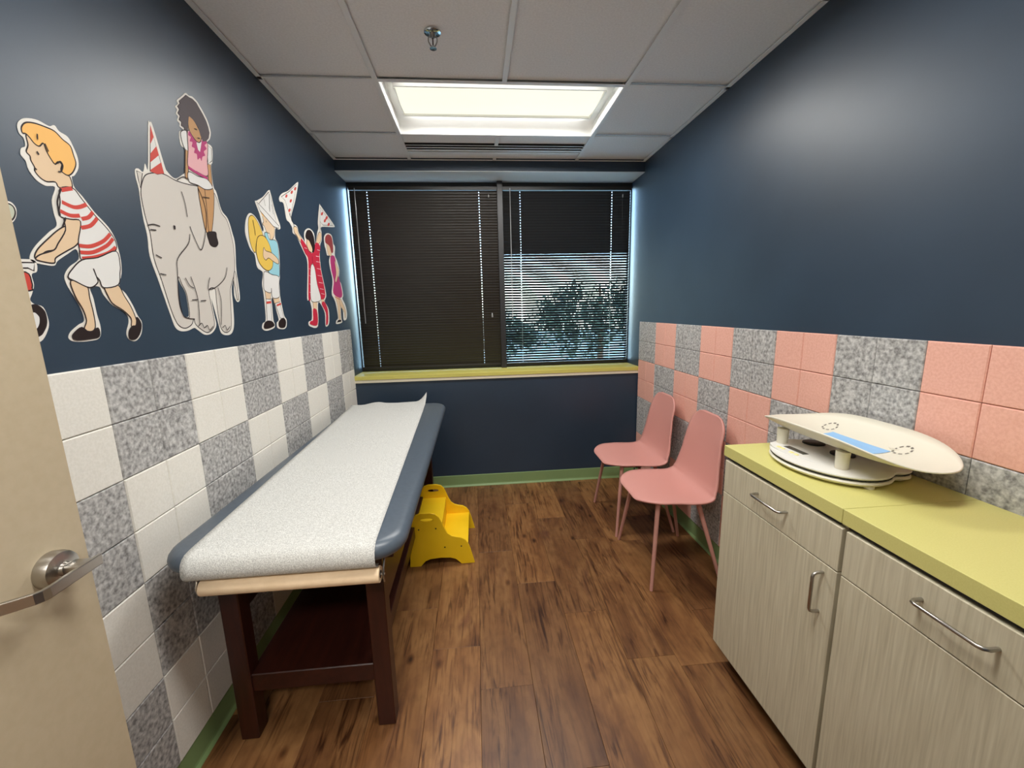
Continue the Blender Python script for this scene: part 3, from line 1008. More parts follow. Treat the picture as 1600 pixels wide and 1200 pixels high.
# ------------------------------------------------------------------ wall decals (wall coordinates in mm: y, z)
DECALS = [
 ('wall decal of a blond boy in red striped shirt leaning forward', [
  ('backing','white','poly',[(1050,1853),(1058,1867),(1074,1878),(1098,1884),(1123,1882),(1137,1889),(1146,1880),(1166,1875),(1176,1856),(1182,1833),(1178,1809),(1163,1788),(1155,1782),(1157,1759),(1174,1743),(1200,1712),(1233,1683),(1248,1657),(1252,1632),(1254,1600),(1248,1564),(1233,1530),(1250,1510),(1266,1480),(1276,1452),(1287,1430),(1277,1398),(1254,1380),(1233,1385),(1228,1404),(1243,1437),(1235,1460),(1200,1479),(1179,1505),(1171,1525),(1145,1520),(1148,1495),(1149,1456),(1152,1422),(1143,1396),(1116,1390),(1078,1391),(1063,1399),(1070,1414),(1095,1431),(1111,1440),(1109,1467),(1098,1496),(1086,1524),(1085,1545),(1102,1567),(1130,1588),(1128,1611),(1104,1597),(1076,1578),(1065,1566),(1040,1566),(1018,1570),(1016,1581),(1034,1606),(1071,1641),(1092,1659),(1091,1686),(1093,1715),(1107,1746),(1084,1743),(1066,1750),(1054,1767),(1052,1784),(1044,1794),(1048,1808),(1058,1816),(1058,1832),(1051,1838)],{'ink':0}),
  ('face','skin','poly',[(1065,1843),(1064,1821),(1057,1805),(1063,1798),(1063,1789),(1068,1777),(1067,1768),(1075,1758),(1089,1753),(1110,1758),(1117,1748),(1149,1756),(1150,1780),(1141,1787),(1137,1821),(1108,1848),(1085,1856)],{}),
  ('hair','blond','poly',[(1058,1854),(1069,1867),(1089,1874),(1114,1876),(1134,1875),(1150,1864),(1167,1856),(1171,1837),(1173,1818),(1162,1797),(1148,1784),(1137,1784),(1130,1790),(1135,1804),(1127,1807),(1118,1799),(1111,1807),(1104,1821),(1100,1837),(1089,1827),(1079,1829),(1070,1839),(1064,1843),(1057,1842)],{}),
  ('hand_arm','skin','poly',[(1025,1581),(1036,1599),(1066,1627),(1092,1649),(1114,1661),(1104,1634),(1079,1605),(1052,1595),(1031,1578)],{}),
  ('arm','skin','poly',[(1115,1682),(1155,1684),(1143,1640),(1129,1620),(1100,1602),(1072,1584),(1066,1572),(1042,1572),(1026,1576),(1038,1587),(1071,1601),(1085,1618),(1110,1652)],{}),
  ('shirt','paper','poly',[(1118,1746),(1151,1756),(1169,1737),(1198,1704),(1228,1677),(1246,1651),(1244,1627),(1216,1607),(1174,1596),(1136,1587),(1136,1613),(1138,1634),(1154,1680),(1128,1680),(1103,1683),(1111,1715)],{}),
  ('stripe','red','stroke',[(1119,1743),(1149,1755)],{'w':9}),
  ('stripe','red','stroke',[(1115,1716),(1140,1711),(1159,1715),(1180,1726)],{'w':9}),
  ('stripe','red','stroke',[(1106,1694),(1130,1689),(1155,1694)],{'w':9}),
  ('stripe','red','stroke',[(1158,1687),(1178,1695),(1194,1711)],{'w':9}),
  ('stripe','red','stroke',[(1152,1665),(1180,1676),(1203,1698)],{'w':9}),
  ('stripe','red','stroke',[(1137,1621),(1168,1624),(1207,1642),(1234,1665)],{'w':9}),
  ('stripe','red','stroke',[(1136,1605),(1171,1610),(1215,1632),(1240,1654)],{'w':9}),
  ('stripe','red','stroke',[(1138,1591),(1175,1599),(1217,1615),(1243,1633)],{'w':8}),
  ('leg','skin','poly',[(1096,1535),(1134,1525),(1136,1495),(1138,1456),(1135,1423),(1121,1413),(1105,1420),(1115,1440),(1112,1467),(1099,1499)],{}),
  ('leg','skin','poly',[(1186,1528),(1226,1533),(1241,1504),(1257,1474),(1267,1436),(1260,1421),(1246,1421),(1250,1443),(1229,1465),(1201,1482),(1190,1502)],{}),
  ('shorts','paper','poly',[(1136,1587),(1181,1598),(1241,1622),(1246,1587),(1240,1563),(1228,1533),(1182,1523),(1174,1541),(1167,1548),(1167,1535),(1142,1521),(1107,1534),(1091,1543),(1105,1562)],{}),
  ('shoe','black','poly',[(1071,1402),(1077,1412),(1099,1424),(1117,1411),(1142,1421),(1141,1400),(1117,1396),(1081,1395)],{}),
  ('shoe','black','poly',[(1270,1446),(1281,1427),(1271,1402),(1252,1386),(1233,1388),(1235,1407),(1248,1421),(1262,1424)],{}),
  ('ink_line','ink','stroke',[(1079,1813),(1082,1807)],{'w':4}),
  ('ink_line','ink','stroke',[(1066,1775),(1070,1772)],{'w':3}),
  ('ink_line','ink','stroke',[(1122,1802),(1131,1809),(1135,1801),(1128,1787),(1120,1784)],{'w':3}),
  ('ink_line','ink','stroke',[(1162,1569),(1167,1547)],{'w':3}),
  ('ink_line','ink','stroke',[(1088,1852),(1086,1840)],{'w':3}),
  ('ink_line','ink','stroke',[(1101,1837),(1106,1822)],{'w':3}),
  ('ink_line','ink','stroke',[(1118,1746),(1102,1713),(1102,1683)],{'w':4}),
  ('ink_line','ink','stroke',[(1115,1681),(1102,1658)],{'w':4}),
 ]),
 ('wall decal of a red wheeled cart with black tyre, mostly behind the open door', [
  ('backing','white','poly',[(965,1567),(1000,1573),(1025,1572),(1024,1550),(1011,1542),(1011,1520),(1003,1501),(996,1488),(1002,1479),(1020,1472),(1025,1447),(1022,1427),(1004,1401),(984,1395),(945,1398),(926,1427),(920,1471),(922,1515),(938,1555)],{'ink':0}),
  ('handle','paper','poly',[(981,1564),(1022,1568),(1017,1550),(1006,1555),(978,1552)],{'smooth':0}),
  ('cart_body','red','poly',[(939,1538),(999,1546),(1007,1525),(1005,1513),(999,1507),(934,1500)],{}),
  ('tyre','black','poly',[(1020,1441),(1016,1430),(1010,1421),(1003,1413),(995,1409),(987,1407),(980,1410),(974,1415),(970,1423),(969,1432),(970,1443),(974,1453),(979,1462),(986,1470),(994,1475),(1002,1477),(1009,1475),(1015,1470),(1020,1462),(1021,1452)],{'holes':[[(1005,1442),(1002,1434),(997,1427),(991,1424),(986,1424),(982,1428),(980,1434),(980,1442),(983,1450),(988,1456),(994,1460),(999,1460),(1003,1456),(1006,1450)]]}),
  ('hub','paper','poly',[(1005,1442),(1002,1434),(997,1427),(991,1424),(986,1424),(982,1428),(980,1434),(980,1442),(983,1450),(988,1456),(994,1460),(999,1460),(1003,1456),(1006,1450)],{'ink':0}),
  ('backing','white','poly',[(1008,1668),(1005,1659),(999,1650),(991,1643),(983,1640),(976,1640),(970,1644),(968,1651),(968,1660),(972,1669),(978,1678),(985,1684),(993,1688),(1001,1688),(1006,1684),(1009,1677)],{'ink':0}),
  ('bundle','sage','poly',[(1005,1668),(1002,1660),(997,1653),(990,1647),(984,1645),(978,1645),(974,1648),(971,1653),(972,1660),(975,1668),(979,1675),(986,1680),(992,1683),(998,1683),(1003,1680),(1005,1675)],{}),
 ]),
 ('wall decal of a girl in pink riding a white elephant in party hat', [
  ('backing','white','poly',[(1363,1864),(1376,1871),(1393,1867),(1406,1894),(1415,1883),(1446,2015),(1455,2025),(1465,2020),(1488,1919),(1498,1900),(1529,1889),(1568,1912),(1588,1931),(1604,1998),(1584,2011),(1587,2051),(1609,2065),(1594,2070),(1596,2080),(1585,2085),(1593,2100),(1584,2105),(1593,2120),(1586,2127),(1602,2142),(1599,2151),(1620,2170),(1636,2184),(1652,2198),(1669,2198),(1688,2203),(1711,2199),(1726,2189),(1742,2176),(1758,2159),(1767,2139),(1770,2118),(1758,2093),(1738,2073),(1765,2066),(1754,2013),(1742,1994),(1738,1924),(1752,1905),(1769,1846),(1804,1822),(1822,1775),(1831,1726),(1815,1630),(1816,1570),(1812,1513),(1790,1499),(1775,1525),(1785,1585),(1763,1550),(1757,1490),(1745,1413),(1722,1378),(1686,1371),(1654,1381),(1645,1412),(1635,1464),(1623,1508),(1627,1449),(1630,1410),(1598,1384),(1558,1380),(1521,1400),(1506,1406),(1471,1398),(1438,1399),(1417,1413),(1406,1450),(1394,1497),(1378,1561),(1362,1624),(1366,1681),(1362,1730),(1363,1784),(1364,1814),(1360,1843)],{'ink':0,'holes':[[(1468,1563),(1476,1549),(1491,1525),(1494,1493),(1490,1447),(1466,1447),(1456,1472),(1457,1517)]]}),
  ('ear','elephant','poly',[(1367,1862),(1388,1862),(1371,1816),(1368,1839)],{}),
  ('elephant_body','elephant','poly',[(1369,1804),(1382,1837),(1403,1863),(1450,1882),(1488,1887),(1530,1883),(1589,1888),(1635,1896),(1684,1902),(1740,1896),(1764,1837),(1794,1815),(1811,1765),(1816,1707),(1800,1621),(1764,1567),(1748,1532),(1728,1422),(1711,1389),(1678,1382),(1655,1401),(1650,1448),(1652,1497),(1654,1544),(1617,1538),(1617,1488),(1621,1425),(1607,1400),(1571,1387),(1534,1404),(1515,1420),(1511,1437),(1496,1418),(1463,1407),(1436,1416),(1420,1440),(1407,1485),(1392,1557),(1376,1620),(1378,1690),(1371,1731),(1368,1767)],{'holes':[[(1469,1573),(1479,1551),(1493,1526),(1496,1493),(1491,1444),(1466,1446),(1454,1472),(1455,1517)]]}),
  ('tail','elephant','poly',[(1799,1620),(1807,1604),(1805,1561),(1801,1513),(1789,1510),(1787,1551),(1784,1585)],{}),
  ('party_hat','paper','poly',[(1454,2017),(1479,1889),(1449,1878),(1421,1877)],{'smooth':0}),
  ('hat_stripe','red','poly',[(1454,2017),(1460,1987),(1440,1959)],{'smooth':0,'ink':0}),
  ('hat_stripe','red','poly',[(1434,1931),(1465,1963),(1470,1939),(1427,1904)],{'smooth':0,'ink':0}),
  ('hat_stripe','red','poly',[(1422,1877),(1423,1882),(1475,1920),(1479,1889),(1449,1878)],{'smooth':0,'ink':0}),
  ('sleeve','paper','poly',[(1594,2054),(1626,2066),(1616,2002),(1602,2003),(1592,2024)],{}),
  ('sleeve','paper','poly',[(1731,2065),(1758,2060),(1750,2015),(1722,1995)],{}),
  ('arm','brown','poly',[(1604,2003),(1616,2002),(1595,1905),(1579,1905)],{}),
  ('arm','brown','poly',[(1716,1993),(1737,1998),(1729,1920),(1709,1922)],{}),
  ('leg','brown','poly',[(1643,1904),(1683,1907),(1675,1840),(1667,1754),(1649,1748),(1642,1803)],{}),
  ('leg','brown','poly',[(1683,1907),(1731,1911),(1716,1834),(1682,1749),(1666,1751),(1675,1840)],{}),
  ('skirt','paper','poly',[(1601,1932),(1650,1932),(1703,1937),(1728,1914),(1683,1897),(1642,1900),(1597,1899)],{}),
  ('sweater','pink','poly',[(1630,2072),(1665,2069),(1714,2075),(1737,2067),(1718,2001),(1708,1950),(1647,1946),(1603,1948),(1618,2010)],{}),
  ('hem','magenta','stroke',[(1603,1947),(1646,1942),(1706,1941)],{'w':9}),
  ('collar','magenta','poly',[(1642,2074),(1629,2058),(1642,2056),(1633,2040),(1647,2041),(1640,2025),(1655,2024),(1648,2008),(1662,2008),(1662,1990),(1677,2001),(1684,1993),(1693,2010),(1710,2020),(1706,2032),(1725,2048),(1717,2057),(1733,2071),(1716,2074),(1678,2051),(1663,2061)],{'ink':0}),
  ('blouse','paper','poly',[(1669,2048),(1701,2063),(1682,2022),(1673,2026)],{'ink':0}),
  ('face','brown','poly',[(1648,2125),(1672,2121),(1691,2104),(1704,2082),(1690,2057),(1668,2054),(1643,2071),(1637,2093)],{}),
  ('hair','hairdark','poly',[(1650,2191),(1639,2180),(1626,2169),(1609,2154),(1612,2148),(1596,2132),(1604,2126),(1593,2111),(1602,2105),(1594,2090),(1605,2088),(1601,2075),(1614,2075),(1616,2068),(1630,2071),(1637,2093),(1648,2125),(1667,2122),(1692,2108),(1699,2082),(1709,2066),(1732,2077),(1748,2092),(1758,2114),(1755,2132),(1747,2150),(1731,2167),(1715,2180),(1702,2191),(1682,2194),(1665,2191)],{'smooth':0,'ink':0}),
  ('shoe','black','poly',[(1656,1744),(1706,1755),(1710,1736),(1713,1713),(1692,1698),(1666,1700),(1658,1716)],{'ink':0}),
  ('ink_line','ink','stroke',[(1557,1721),(1540,1686),(1478,1632),(1466,1590),(1455,1520),(1455,1468),(1466,1443),(1513,1436)],{'w':3}),
  ('ink_line','ink','stroke',[(1639,1890),(1660,1851),(1664,1807),(1646,1744),(1605,1676),(1575,1717),(1563,1747)],{'w':3}),
  ('ink_line','ink','stroke',[(1547,1854),(1556,1819),(1557,1776)],{'w':3}),
  ('ink_line','ink','stroke',[(1486,1735),(1485,1723)],{'w':8}),
  ('ink_line','ink','stroke',[(1370,1713),(1395,1721),(1421,1720)],{'w':3}),
  ('ink_line','ink','stroke',[(1378,1703),(1402,1705)],{'w':3}),
  ('ink_line','ink','stroke',[(1383,1631),(1406,1624)],{'w':3}),
  ('ink_line','ink','stroke',[(1387,1576),(1412,1574)],{'w':3}),
  ('ink_line','ink','stroke',[(1746,1630),(1723,1589),(1663,1553),(1614,1540),(1615,1558),(1629,1583)],{'w':3}),
  ('ink_line','ink','stroke',[(1525,1578),(1538,1538),(1544,1494),(1533,1416)],{'w':3}),
  ('ink_line','ink','stroke',[(1497,1572),(1513,1548),(1533,1540)],{'w':3}),
  ('ink_line','ink','stroke',[(1668,1549),(1676,1497),(1655,1412)],{'w':3}),
  ('ink_line','ink','stroke',[(1524,1411),(1544,1421),(1554,1405),(1573,1412),(1581,1395),(1604,1408)],{'w':3}),
  ('ink_line','ink','stroke',[(1659,1401),(1679,1408),(1686,1391),(1709,1404)],{'w':3}),
  ('ink_line','ink','stroke',[(1512,1500),(1543,1502)],{'w':3}),
  ('ink_line','ink','stroke',[(1556,1498),(1587,1500)],{'w':3}),
  ('ink_line','ink','stroke',[(1531,1885),(1566,1905),(1593,1905)],{'w':3}),
  ('ink_line','ink','stroke',[(1666,2092),(1681,2095)],{'w':3}),
  ('ink_line','ink','stroke',[(1676,2066),(1691,2070)],{'w':3}),
  ('ink_line','ink','stroke',[(1657,1865),(1695,1871)],{'w':3}),
 ]),
 ('wall decal of a boy in paper hat clashing two yellow cymbals', [
  ('backing','white','poly',[(1923,1797),(1941,1845),(1973,1878),(2008,1882),(2047,1862),(2074,1824),(2089,1836),(2077,1867),(2066,1901),(2041,1943),(2059,1952),(2123,1985),(2187,2030),(2203,2021),(2227,1950),(2267,1882),(2247,1863),(2211,1862),(2195,1814),(2216,1791),(2217,1732),(2194,1631),(2180,1595),(2173,1528),(2180,1487),(2191,1439),(2212,1418),(2199,1382),(2158,1373),(2106,1382),(2106,1407),(2129,1420),(2117,1460),(2103,1513),(2081,1522),(2078,1486),(2073,1421),(2082,1401),(2069,1383),(1998,1373),(1960,1385),(1972,1408),(2000,1420),(2010,1486),(2012,1542),(2010,1585),(2030,1636),(1986,1654),(1978,1707),(1948,1726),(1929,1763)],{'ink':0}),
  ('face','skin','poly',[(2096,1895),(2138,1910),(2174,1893),(2199,1866),(2182,1818),(2142,1795),(2142,1824),(2116,1826),(2097,1850),(2083,1856),(2096,1871)],{}),
  ('hair','blond','poly',[(2076,1914),(2112,1910),(2099,1891),(2088,1898)],{'ink':0}),
  ('hair','blond','poly',[(2163,1888),(2206,1871),(2190,1863)],{'ink':0}),
  ('hat_crown','paper','poly',[(2071,1942),(2185,2022),(2200,1993),(2217,1934),(2227,1881),(2151,1907)],{'smooth':0}),
  ('hat_brim','paper','poly',[(2053,1945),(2099,1932),(2251,1879),(2241,1867),(2190,1866),(2075,1912)],{'smooth':0}),
  ('cymbal','yellow','poly',[(1959,1846),(1983,1872),(2012,1874),(2047,1849),(2073,1806),(2062,1789),(2026,1792),(1998,1752),(1983,1717),(1959,1734),(1948,1779)],{}),
  ('sock','paper','poly',[(2028,1520),(2070,1522),(2055,1414),(2011,1418)],{}),
  ('sock','paper','poly',[(2106,1503),(2157,1509),(2182,1427),(2143,1428)],{}),
  ('knee','skin','poly',[(2026,1555),(2080,1549),(2066,1517),(2025,1518)],{}),
  ('knee','skin','poly',[(2096,1529),(2156,1532),(2160,1507),(2102,1498)],{}),
  ('shirt','teal','poly',[(2088,1814),(2116,1824),(2131,1797),(2185,1802),(2211,1784),(2202,1703),(2185,1631),(2126,1633),(2082,1644),(2115,1694),(2115,1769)],{}),
  ('shorts','paper','poly',[(2043,1641),(2113,1633),(2179,1628),(2167,1574),(2160,1531),(2091,1525),(2089,1570),(2077,1547),(2021,1557),(2025,1598)],{}),
  ('cymbal','yellow','poly',[(1992,1727),(2018,1785),(2060,1803),(2096,1797),(2127,1765),(2139,1709),(2125,1669),(2083,1649),(2040,1655),(2003,1681)],{}),
  ('arm','skin','poly',[(2064,1750),(2081,1738),(2139,1735),(2193,1714),(2191,1691),(2143,1697),(2099,1708),(2069,1695),(2048,1711)],{}),
  ('sock_band','red','stroke',[(2023,1500),(2070,1504)],{'w':10}),
  ('sock_band','red','stroke',[(2122,1489),(2168,1498)],{'w':9}),
  ('shoe','black','poly',[(1973,1389),(1989,1411),(2023,1419),(2061,1412),(2070,1392),(2000,1382)],{'ink':0}),
  ('shoe','black','poly',[(2119,1390),(2128,1413),(2173,1429),(2199,1412),(2184,1384),(2145,1380)],{'ink':0}),
  ('ink_line','ink','stroke',[(2186,2015),(2166,1929)],{'w':3}),
  ('ink_line','ink','stroke',[(2117,1878),(2119,1871)],{'w':4}),
  ('ink_line','ink','stroke',[(1996,1856),(2001,1811),(2000,1793)],{'w':3}),
  ('ink_line','ink','stroke',[(2123,1977),(2128,1945)],{'w':2}),
  ('ink_line','ink','stroke',[(2193,1967),(2200,1924)],{'w':2}),
 ]),
 ('wall decal of a girl in red checked coat raising two dotted pennants', [
  ('backing','white','poly',[(2293,2024),(2335,2055),(2417,2091),(2542,2166),(2555,2159),(2489,2057),(2412,1959),(2424,1929),(2478,1921),(2491,1889),(2547,1861),(2564,1852),(2565,1898),(2602,1929),(2661,1944),(2720,1927),(2720,1864),(2748,1891),(2781,1944),(2808,1974),(2811,2014),(2866,2123),(2886,2126),(2984,2096),(3123,2054),(3100,2035),(2864,1992),(2855,1955),(2844,1909),(2807,1872),(2780,1802),(2780,1718),(2824,1574),(2801,1540),(2783,1520),(2843,1472),(2825,1385),(2758,1366),(2767,1448),(2709,1506),(2664,1503),(2626,1371),(2503,1375),(2492,1400),(2542,1413),(2558,1467),(2549,1511),(2537,1527),(2509,1535),(2561,1697),(2566,1759),(2529,1796),(2484,1838),(2456,1866),(2410,1876),(2411,1901),(2379,1924),(2349,1934),(2337,2006),(2297,2006)],{'ink':0}),
  ('pennant','paper','poly',[(2317,2034),(2421,2087),(2531,2154),(2473,2058),(2406,1967),(2379,1990),(2357,2027)],{'smooth':0}),
  ('pennant','paper','poly',[(2877,2114),(2968,2084),(3091,2045),(2895,2009),(2844,2022)],{'smooth':0}),
  ('dot','red','poly',[(2391,2055),(2381,2047),(2371,2043),(2365,2045),(2369,2052),(2378,2060),(2389,2064),(2394,2062)],{'ink':0}),
  ('dot','red','poly',[(2467,2094),(2456,2085),(2445,2081),(2440,2083),(2443,2090),(2453,2099),(2464,2103),(2470,2101)],{'ink':0}),
  ('dot','red','poly',[(2441,2044),(2431,2036),(2420,2031),(2415,2034),(2418,2041),(2428,2049),(2439,2053),(2444,2051)],{'ink':0}),
  ('dot','red','poly',[(2411,1989),(2401,1981),(2390,1977),(2385,1980),(2388,1987),(2398,1995),(2409,1999),(2414,1996)],{'ink':0}),
  ('dot','red','poly',[(2517,2125),(2507,2116),(2495,2112),(2489,2114),(2493,2121),(2503,2130),(2515,2135),(2521,2133)],{'ink':0}),
  ('dot','red','poly',[(2913,2081),(2899,2071),(2883,2066),(2875,2068),(2879,2077),(2894,2087),(2910,2093),(2918,2090)],{'ink':0}),
  ('dot','red','poly',[(2956,2047),(2941,2037),(2925,2032),(2917,2035),(2921,2044),(2936,2054),(2952,2059),(2961,2056)],{'ink':0}),
  ('dot','red','poly',[(3024,2037),(3009,2027),(2992,2022),(2983,2024),(2988,2034),(3003,2044),(3020,2049),(3029,2046)],{'ink':0}),
  ('dot','red','poly',[(2995,2073),(2980,2062),(2963,2057),(2954,2060),(2959,2069),(2974,2079),(2991,2085),(3000,2082)],{'ink':0}),
  ('stick','ink','stroke',[(2390,1972),(2438,1915)],{'w':4}),
  ('stick','ink','stroke',[(2844,2024),(2823,1950)],{'w':4}),
  ('arm','skin','poly',[(2429,1910),(2469,1914),(2482,1883),(2524,1861),(2496,1841),(2456,1868),(2428,1881)],{}),
  ('arm','skin','poly',[(2801,1947),(2843,1946),(2820,1901),(2765,1871),(2746,1885)],{}),
  ('leg','skin','poly',[(2583,1520),(2648,1517),(2633,1466),(2580,1469)],{}),
  ('leg','skin','poly',[(2724,1540),(2770,1536),(2769,1507),(2729,1502)],{}),
  ('boot','crimson','poly',[(2577,1474),(2632,1461),(2615,1380),(2510,1386),(2519,1404),(2559,1411)],{'ink':0}),
  ('boot','crimson','poly',[(2726,1506),(2771,1520),(2819,1472),(2804,1392),(2766,1375),(2782,1450)],{'ink':0}),
  ('coat','crimson','poly',[(2510,1862),(2553,1847),(2613,1809),(2665,1808),(2734,1875),(2797,1862),(2768,1801),(2767,1717),(2803,1564),(2711,1537),(2679,1626),(2663,1723),(2635,1740),(2590,1684),(2557,1540),(2525,1540),(2583,1746),(2547,1790),(2503,1837)],{'ink':0}),
  ('dress','paper','poly',[(2609,1722),(2663,1723),(2679,1626),(2716,1538),(2636,1516),(2563,1522),(2562,1579)],{}),
  ('coat_check','palepink','stroke',[(2707,1793),(2771,1796)],{'w':3.2}),
  ('coat_check','palepink','stroke',[(2702,1760),(2771,1763)],{'w':3.2}),
  ('coat_check','palepink','stroke',[(2699,1719),(2768,1720)],{'w':3.2}),
  ('coat_check','palepink','stroke',[(2701,1678),(2770,1678)],{'w':3.2}),
  ('coat_check','palepink','stroke',[(2707,1636),(2777,1636)],{'w':3.2}),
  ('coat_check','palepink','stroke',[(2715,1599),(2781,1597)],{'w':3.2}),
  ('coat_check','palepink','stroke',[(2730,1570),(2787,1567)],{'w':3.2}),
  ('coat_check','palepink','stroke',[(2576,1707),(2591,1703)],{'w':3.2}),
  ('coat_check','palepink','stroke',[(2566,1667),(2584,1663)],{'w':3.2}),
  ('coat_check','palepink','stroke',[(2555,1619),(2572,1615)],{'w':3.2}),
  ('coat_check','palepink','stroke',[(2542,1571),(2561,1567)],{'w':3.2}),
  ('coat_check','palepink','stroke',[(2535,1817),(2575,1818)],{'w':3.2}),
  ('coat_check','palepink','stroke',[(2736,1834),(2783,1835)],{'w':3.2}),
  ('face','skin','poly',[(2594,1874),(2630,1870),(2658,1843),(2648,1808),(2603,1810),(2581,1839)],{}),
  ('hair','black','poly',[(2579,1889),(2615,1926),(2668,1933),(2702,1902),(2700,1841),(2667,1808),(2650,1838),(2619,1868),(2594,1872)],{'ink':0}),
  ('ink_line','ink','stroke',[(2644,1785),(2640,1741)],{'w':3}),
 ]),
 ('wall decal of a red-haired girl in magenta dress, nearest the window', [
  ('backing','white','poly',[(2889,1884),(2894,1934),(2955,1969),(3047,1973),(3066,1921),(3097,1903),(3074,1844),(3109,1815),(3145,1752),(3111,1682),(3156,1656),(3180,1578),(3152,1550),(3204,1509),(3232,1448),(3205,1403),(3137,1398),(3140,1458),(3101,1488),(3087,1409),(3094,1381),(2970,1373),(2977,1397),(3018,1415),(2999,1506),(2970,1545),(2935,1577),(2978,1663),(2955,1734),(2943,1787),(2971,1826),(2918,1825),(2902,1860)],{'ink':0}),
  ('leg','skin','poly',[(3000,1567),(3085,1556),(3069,1411),(3030,1405),(3028,1497)],{}),
  ('leg','skin','poly',[(3085,1556),(3158,1508),(3202,1458),(3174,1411),(3158,1456),(3089,1499)],{}),
  ('frill','red','stroke',[(2986,1559),(3093,1542)],{'w':5}),
  ('dress','magenta','poly',[(2978,1821),(3058,1837),(3085,1794),(3095,1729),(3140,1655),(3157,1578),(3090,1554),(2965,1582),(3000,1665),(2972,1736)],{'ink':0}),
  ('face','skin','poly',[(2932,1899),(2985,1891),(3008,1858),(2993,1827),(2946,1830),(2927,1856)],{}),
  ('hair','auburn','poly',[(2908,1904),(2915,1937),(2972,1966),(3038,1961),(3054,1910),(3043,1863),(3006,1852),(2983,1886),(2945,1898)],{'ink':0}),
  ('arm','skin','poly',[(3059,1805),(3098,1778),(3123,1741),(3051,1662),(3026,1674),(3065,1726)],{}),
  ('shoe','black','poly',[(2979,1383),(3013,1399),(3074,1400),(3076,1386)],{'ink':0}),
 ]),
]
DC = {'white': (226, 222, 214), 'paper': (222, 221, 218), 'skin': (222, 194, 160), 'blond': (238, 184, 106), 'red': (200, 72, 62), 'black': (38, 26, 26),
      'ink': (44, 34, 36), 'elephant': (206, 200, 192), 'brown': (190, 145, 98), 'pink': (226, 172, 176), 'magenta': (178, 52, 112),
      'hairdark': (78, 68, 72), 'yellow': (224, 188, 84), 'teal': (148, 200, 212), 'crimson': (190, 40, 64), 'auburn': (150, 62, 62),
      'palepink': (232, 190, 196), 'sage': (186, 190, 172)}
def dmat(c): return mat('decal_'+c, DC[c], 0.6, 0, 0.25)
for label, parts in DECALS:
    ys = [p[0] for p in parts[0][3]]; zs = [p[1] for p in parts[0][3]]
    cy0, cz0 = (min(ys)+max(ys))/2000, min(zs)/1000
    t = empty('wall_decal', (0.0, cy0, cz0), label, 'wall decal', 'circus decals on the left wall')
    mp = lambda u, v, x: Vector((x, u/1000-cy0, v/1000-cz0))
    lay = 0.0012
    inkbm = bmesh.new()
    ink_n = 0
    for part, col, kind, pts, opt in parts:
        lay += 0.00010
        if part == 'backing':
            x0_, x1_ = 0.0002, lay
        else:
            x0_, x1_ = 0.0006, lay+0.0002
        bm = bmesh.new() if col != 'ink' else inkbm
        if kind == 'poly':
            pl = smooth_loop(pts, True, 4) if opt.get('smooth', 1) and len(pts) > 4 else [tuple(p) for p in pts]
            hl_ = [smooth_loop(h, True, 3) for h in opt.get('holes', [])]
            add_plate(bm, pl, hl_, mp, x0_, x1_)
            if opt.get('ink', 1) and part != 'backing':
                add_ribbon(inkbm, pl, 3.0, mp, x1_+0.00005, True); ink_n += 1
                for h in hl_: add_ribbon(inkbm, h, 3.0, mp, x1_+0.00005, True)
        else:
            pl = smooth_loop(pts, False, 5) if len(pts) > 2 else [tuple(p) for p in pts]
            add_ribbon(bm, pl, opt['w'], mp, x1_+0.00005); 
            if col == 'ink': ink_n += 1
        if col != 'ink':
            to_obj(part, bm, dmat(col), t)
    if ink_n:
        bmesh.ops.recalc_face_normals(inkbm, faces=inkbm.faces)
        me = bpy.data.meshes.new('ink_lines'); inkbm.to_mesh(me); inkbm.free(); me.materials.append(dmat('ink'))
        link(bpy.data.objects.new('ink_lines', me), t)
    else:
        inkbm.free()

# ------------------------------------------------------------------ hallway behind the camera
HALL = mat('hall_paint', (206, 198, 182), 0.6)
box('wall_hall', (-1.4, -2.10, 0), (3.4, -2.0, 2.75), HALL, label='cream hallway wall beyond the doorway', kind='structure')
box('floor_hall', (-1.4, -2.0, -0.1), (3.4, YF-0.10, -0.001), mat('hall_floor', (120, 84, 54), 0.5), label='brown hallway floor beyond the doorway', kind='structure')
box('ceiling_hall', (-1.4, -2.0, 2.62), (3.4, YF-0.10, 2.70), CEIL, label='white hallway ceiling', kind='structure')
for nm, x in (('wall_hall_left', -1.4), ('wall_hall_right', 3.3)):
    box(nm, (x, -2.0, 0), (x+0.1, YF-0.10, 2.75), HALL, label='cream end wall of the hallway', kind='structure')
bm = bmesh.new()
add_box(bm, (-1.4, YF-0.13, 0), (0.10, YF-0.101, 2.62)); add_box(bm, (1.10, YF-0.13, 0), (3.3, YF-0.101, 2.62)); add_box(bm, (0.10, YF-0.13, 2.14), (1.10, YF-0.101, 2.62))
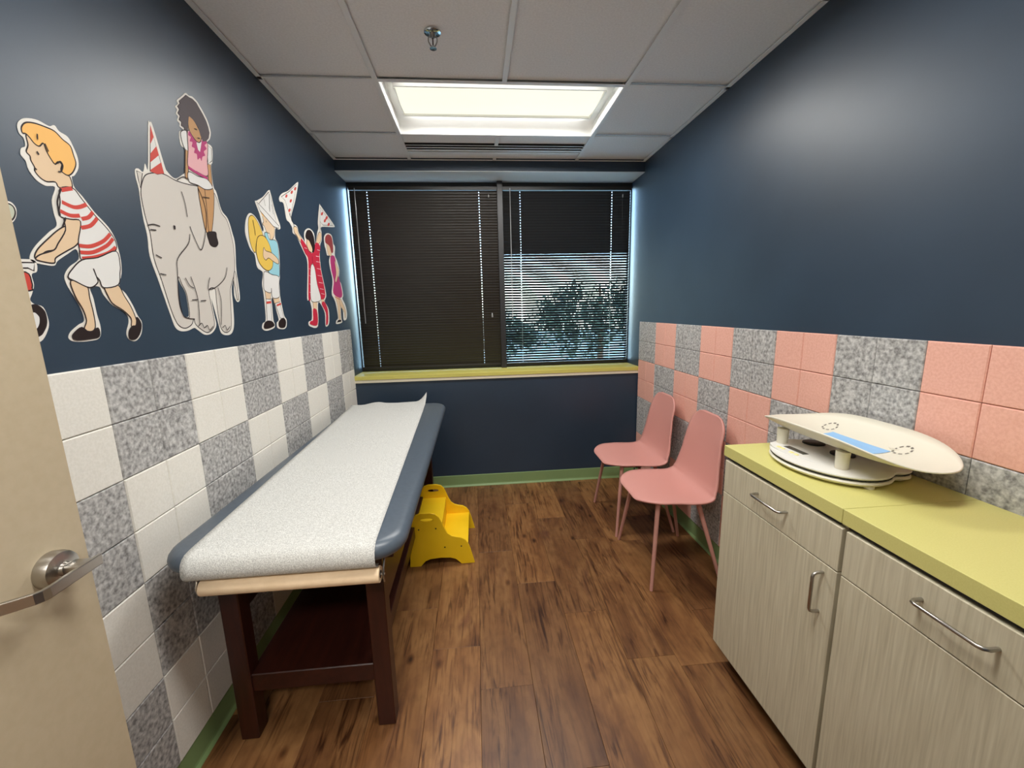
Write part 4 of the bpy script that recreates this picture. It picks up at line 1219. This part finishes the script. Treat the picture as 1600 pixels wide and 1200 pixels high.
to_obj('wall_hall_inner', bm, HALL, label='cream hallway face of the exam room wall', kind='structure')
ceiling_light(0.75, -1.0, 'recessed hallway ceiling light behind the doorway', 35.0)

# ------------------------------------------------------------------ outdoors
box('ground_outdoors', (-60, 6, -3.6), (70, 90, -3.5), noise_mat('paving', (96, 116, 112), (120, 138, 132), 0.6, rough=0.9), label='pale paved ground outside below the window', kind='structure')
LEAF = noise_mat('leaf_green', (34, 54, 46), (66, 90, 74), 1.2, rough=0.7)
BARK = noise_mat('bark', (66, 52, 40), (92, 76, 60), 12, rough=0.9)
def tree(x, y, h, r, seed, label):
    t = empty('tree', (x, y, -3.5), label, 'tree', 'trees outside the window')
    rr = random.Random(seed)
    tube('trunk', [(0, 0, 0), (0.1, 0, h*0.35), (0.0, 0.1, h*0.8)], 0.2, BARK, t, radii=[0.25, 0.18, 0.06])
    bm = bmesh.new()
    lob = []
    for _ in range(30):
        q = rr.uniform(-1, 1)
        lob.append((q*r, rr.uniform(-.6, .6)*r, h*0.52+rr.uniform(-.36, .36)*h*(1.15-abs(q)), r*rr.uniform(.22, .42)))
    for _ in range(4200):
        lx, lyy, lz, lr = rr.choice(lob)
        d = Vector((rr.gauss(0, 1), rr.gauss(0, 1), rr.gauss(0, 1))).normalized()*lr*rr.uniform(.3, 1.15)
        c = Vector((lx, lyy, lz))+d
        if c.z > h: continue
        a = Vector((rr.gauss(0, 1), rr.gauss(0, 1), rr.gauss(0, 1))).normalized()
        b = a.orthogonal().normalized(); s = rr.uniform(.10, .20)
        vs = [bm.verts.new(c+a*s), bm.verts.new(c+b*s*.55), bm.verts.new(c-a*s), bm.verts.new(c-b*s*.55)]
        bm.faces.new(vs)
    f = to_obj('foliage', bm, LEAF, t)
    f['kind'] = 'stuff'
tree(8.9, 26.0, 8.0, 3.4, 1, 'leafy tree outside, tallest through the right blind')
tree(2.2, 33.0, 5.4, 3.0, 2, 'leafy tree outside, lower one left behind the right blind')
tree(17.0, 31.0, 7.2, 3.2, 3, 'leafy tree outside, rightmost behind the right blind')
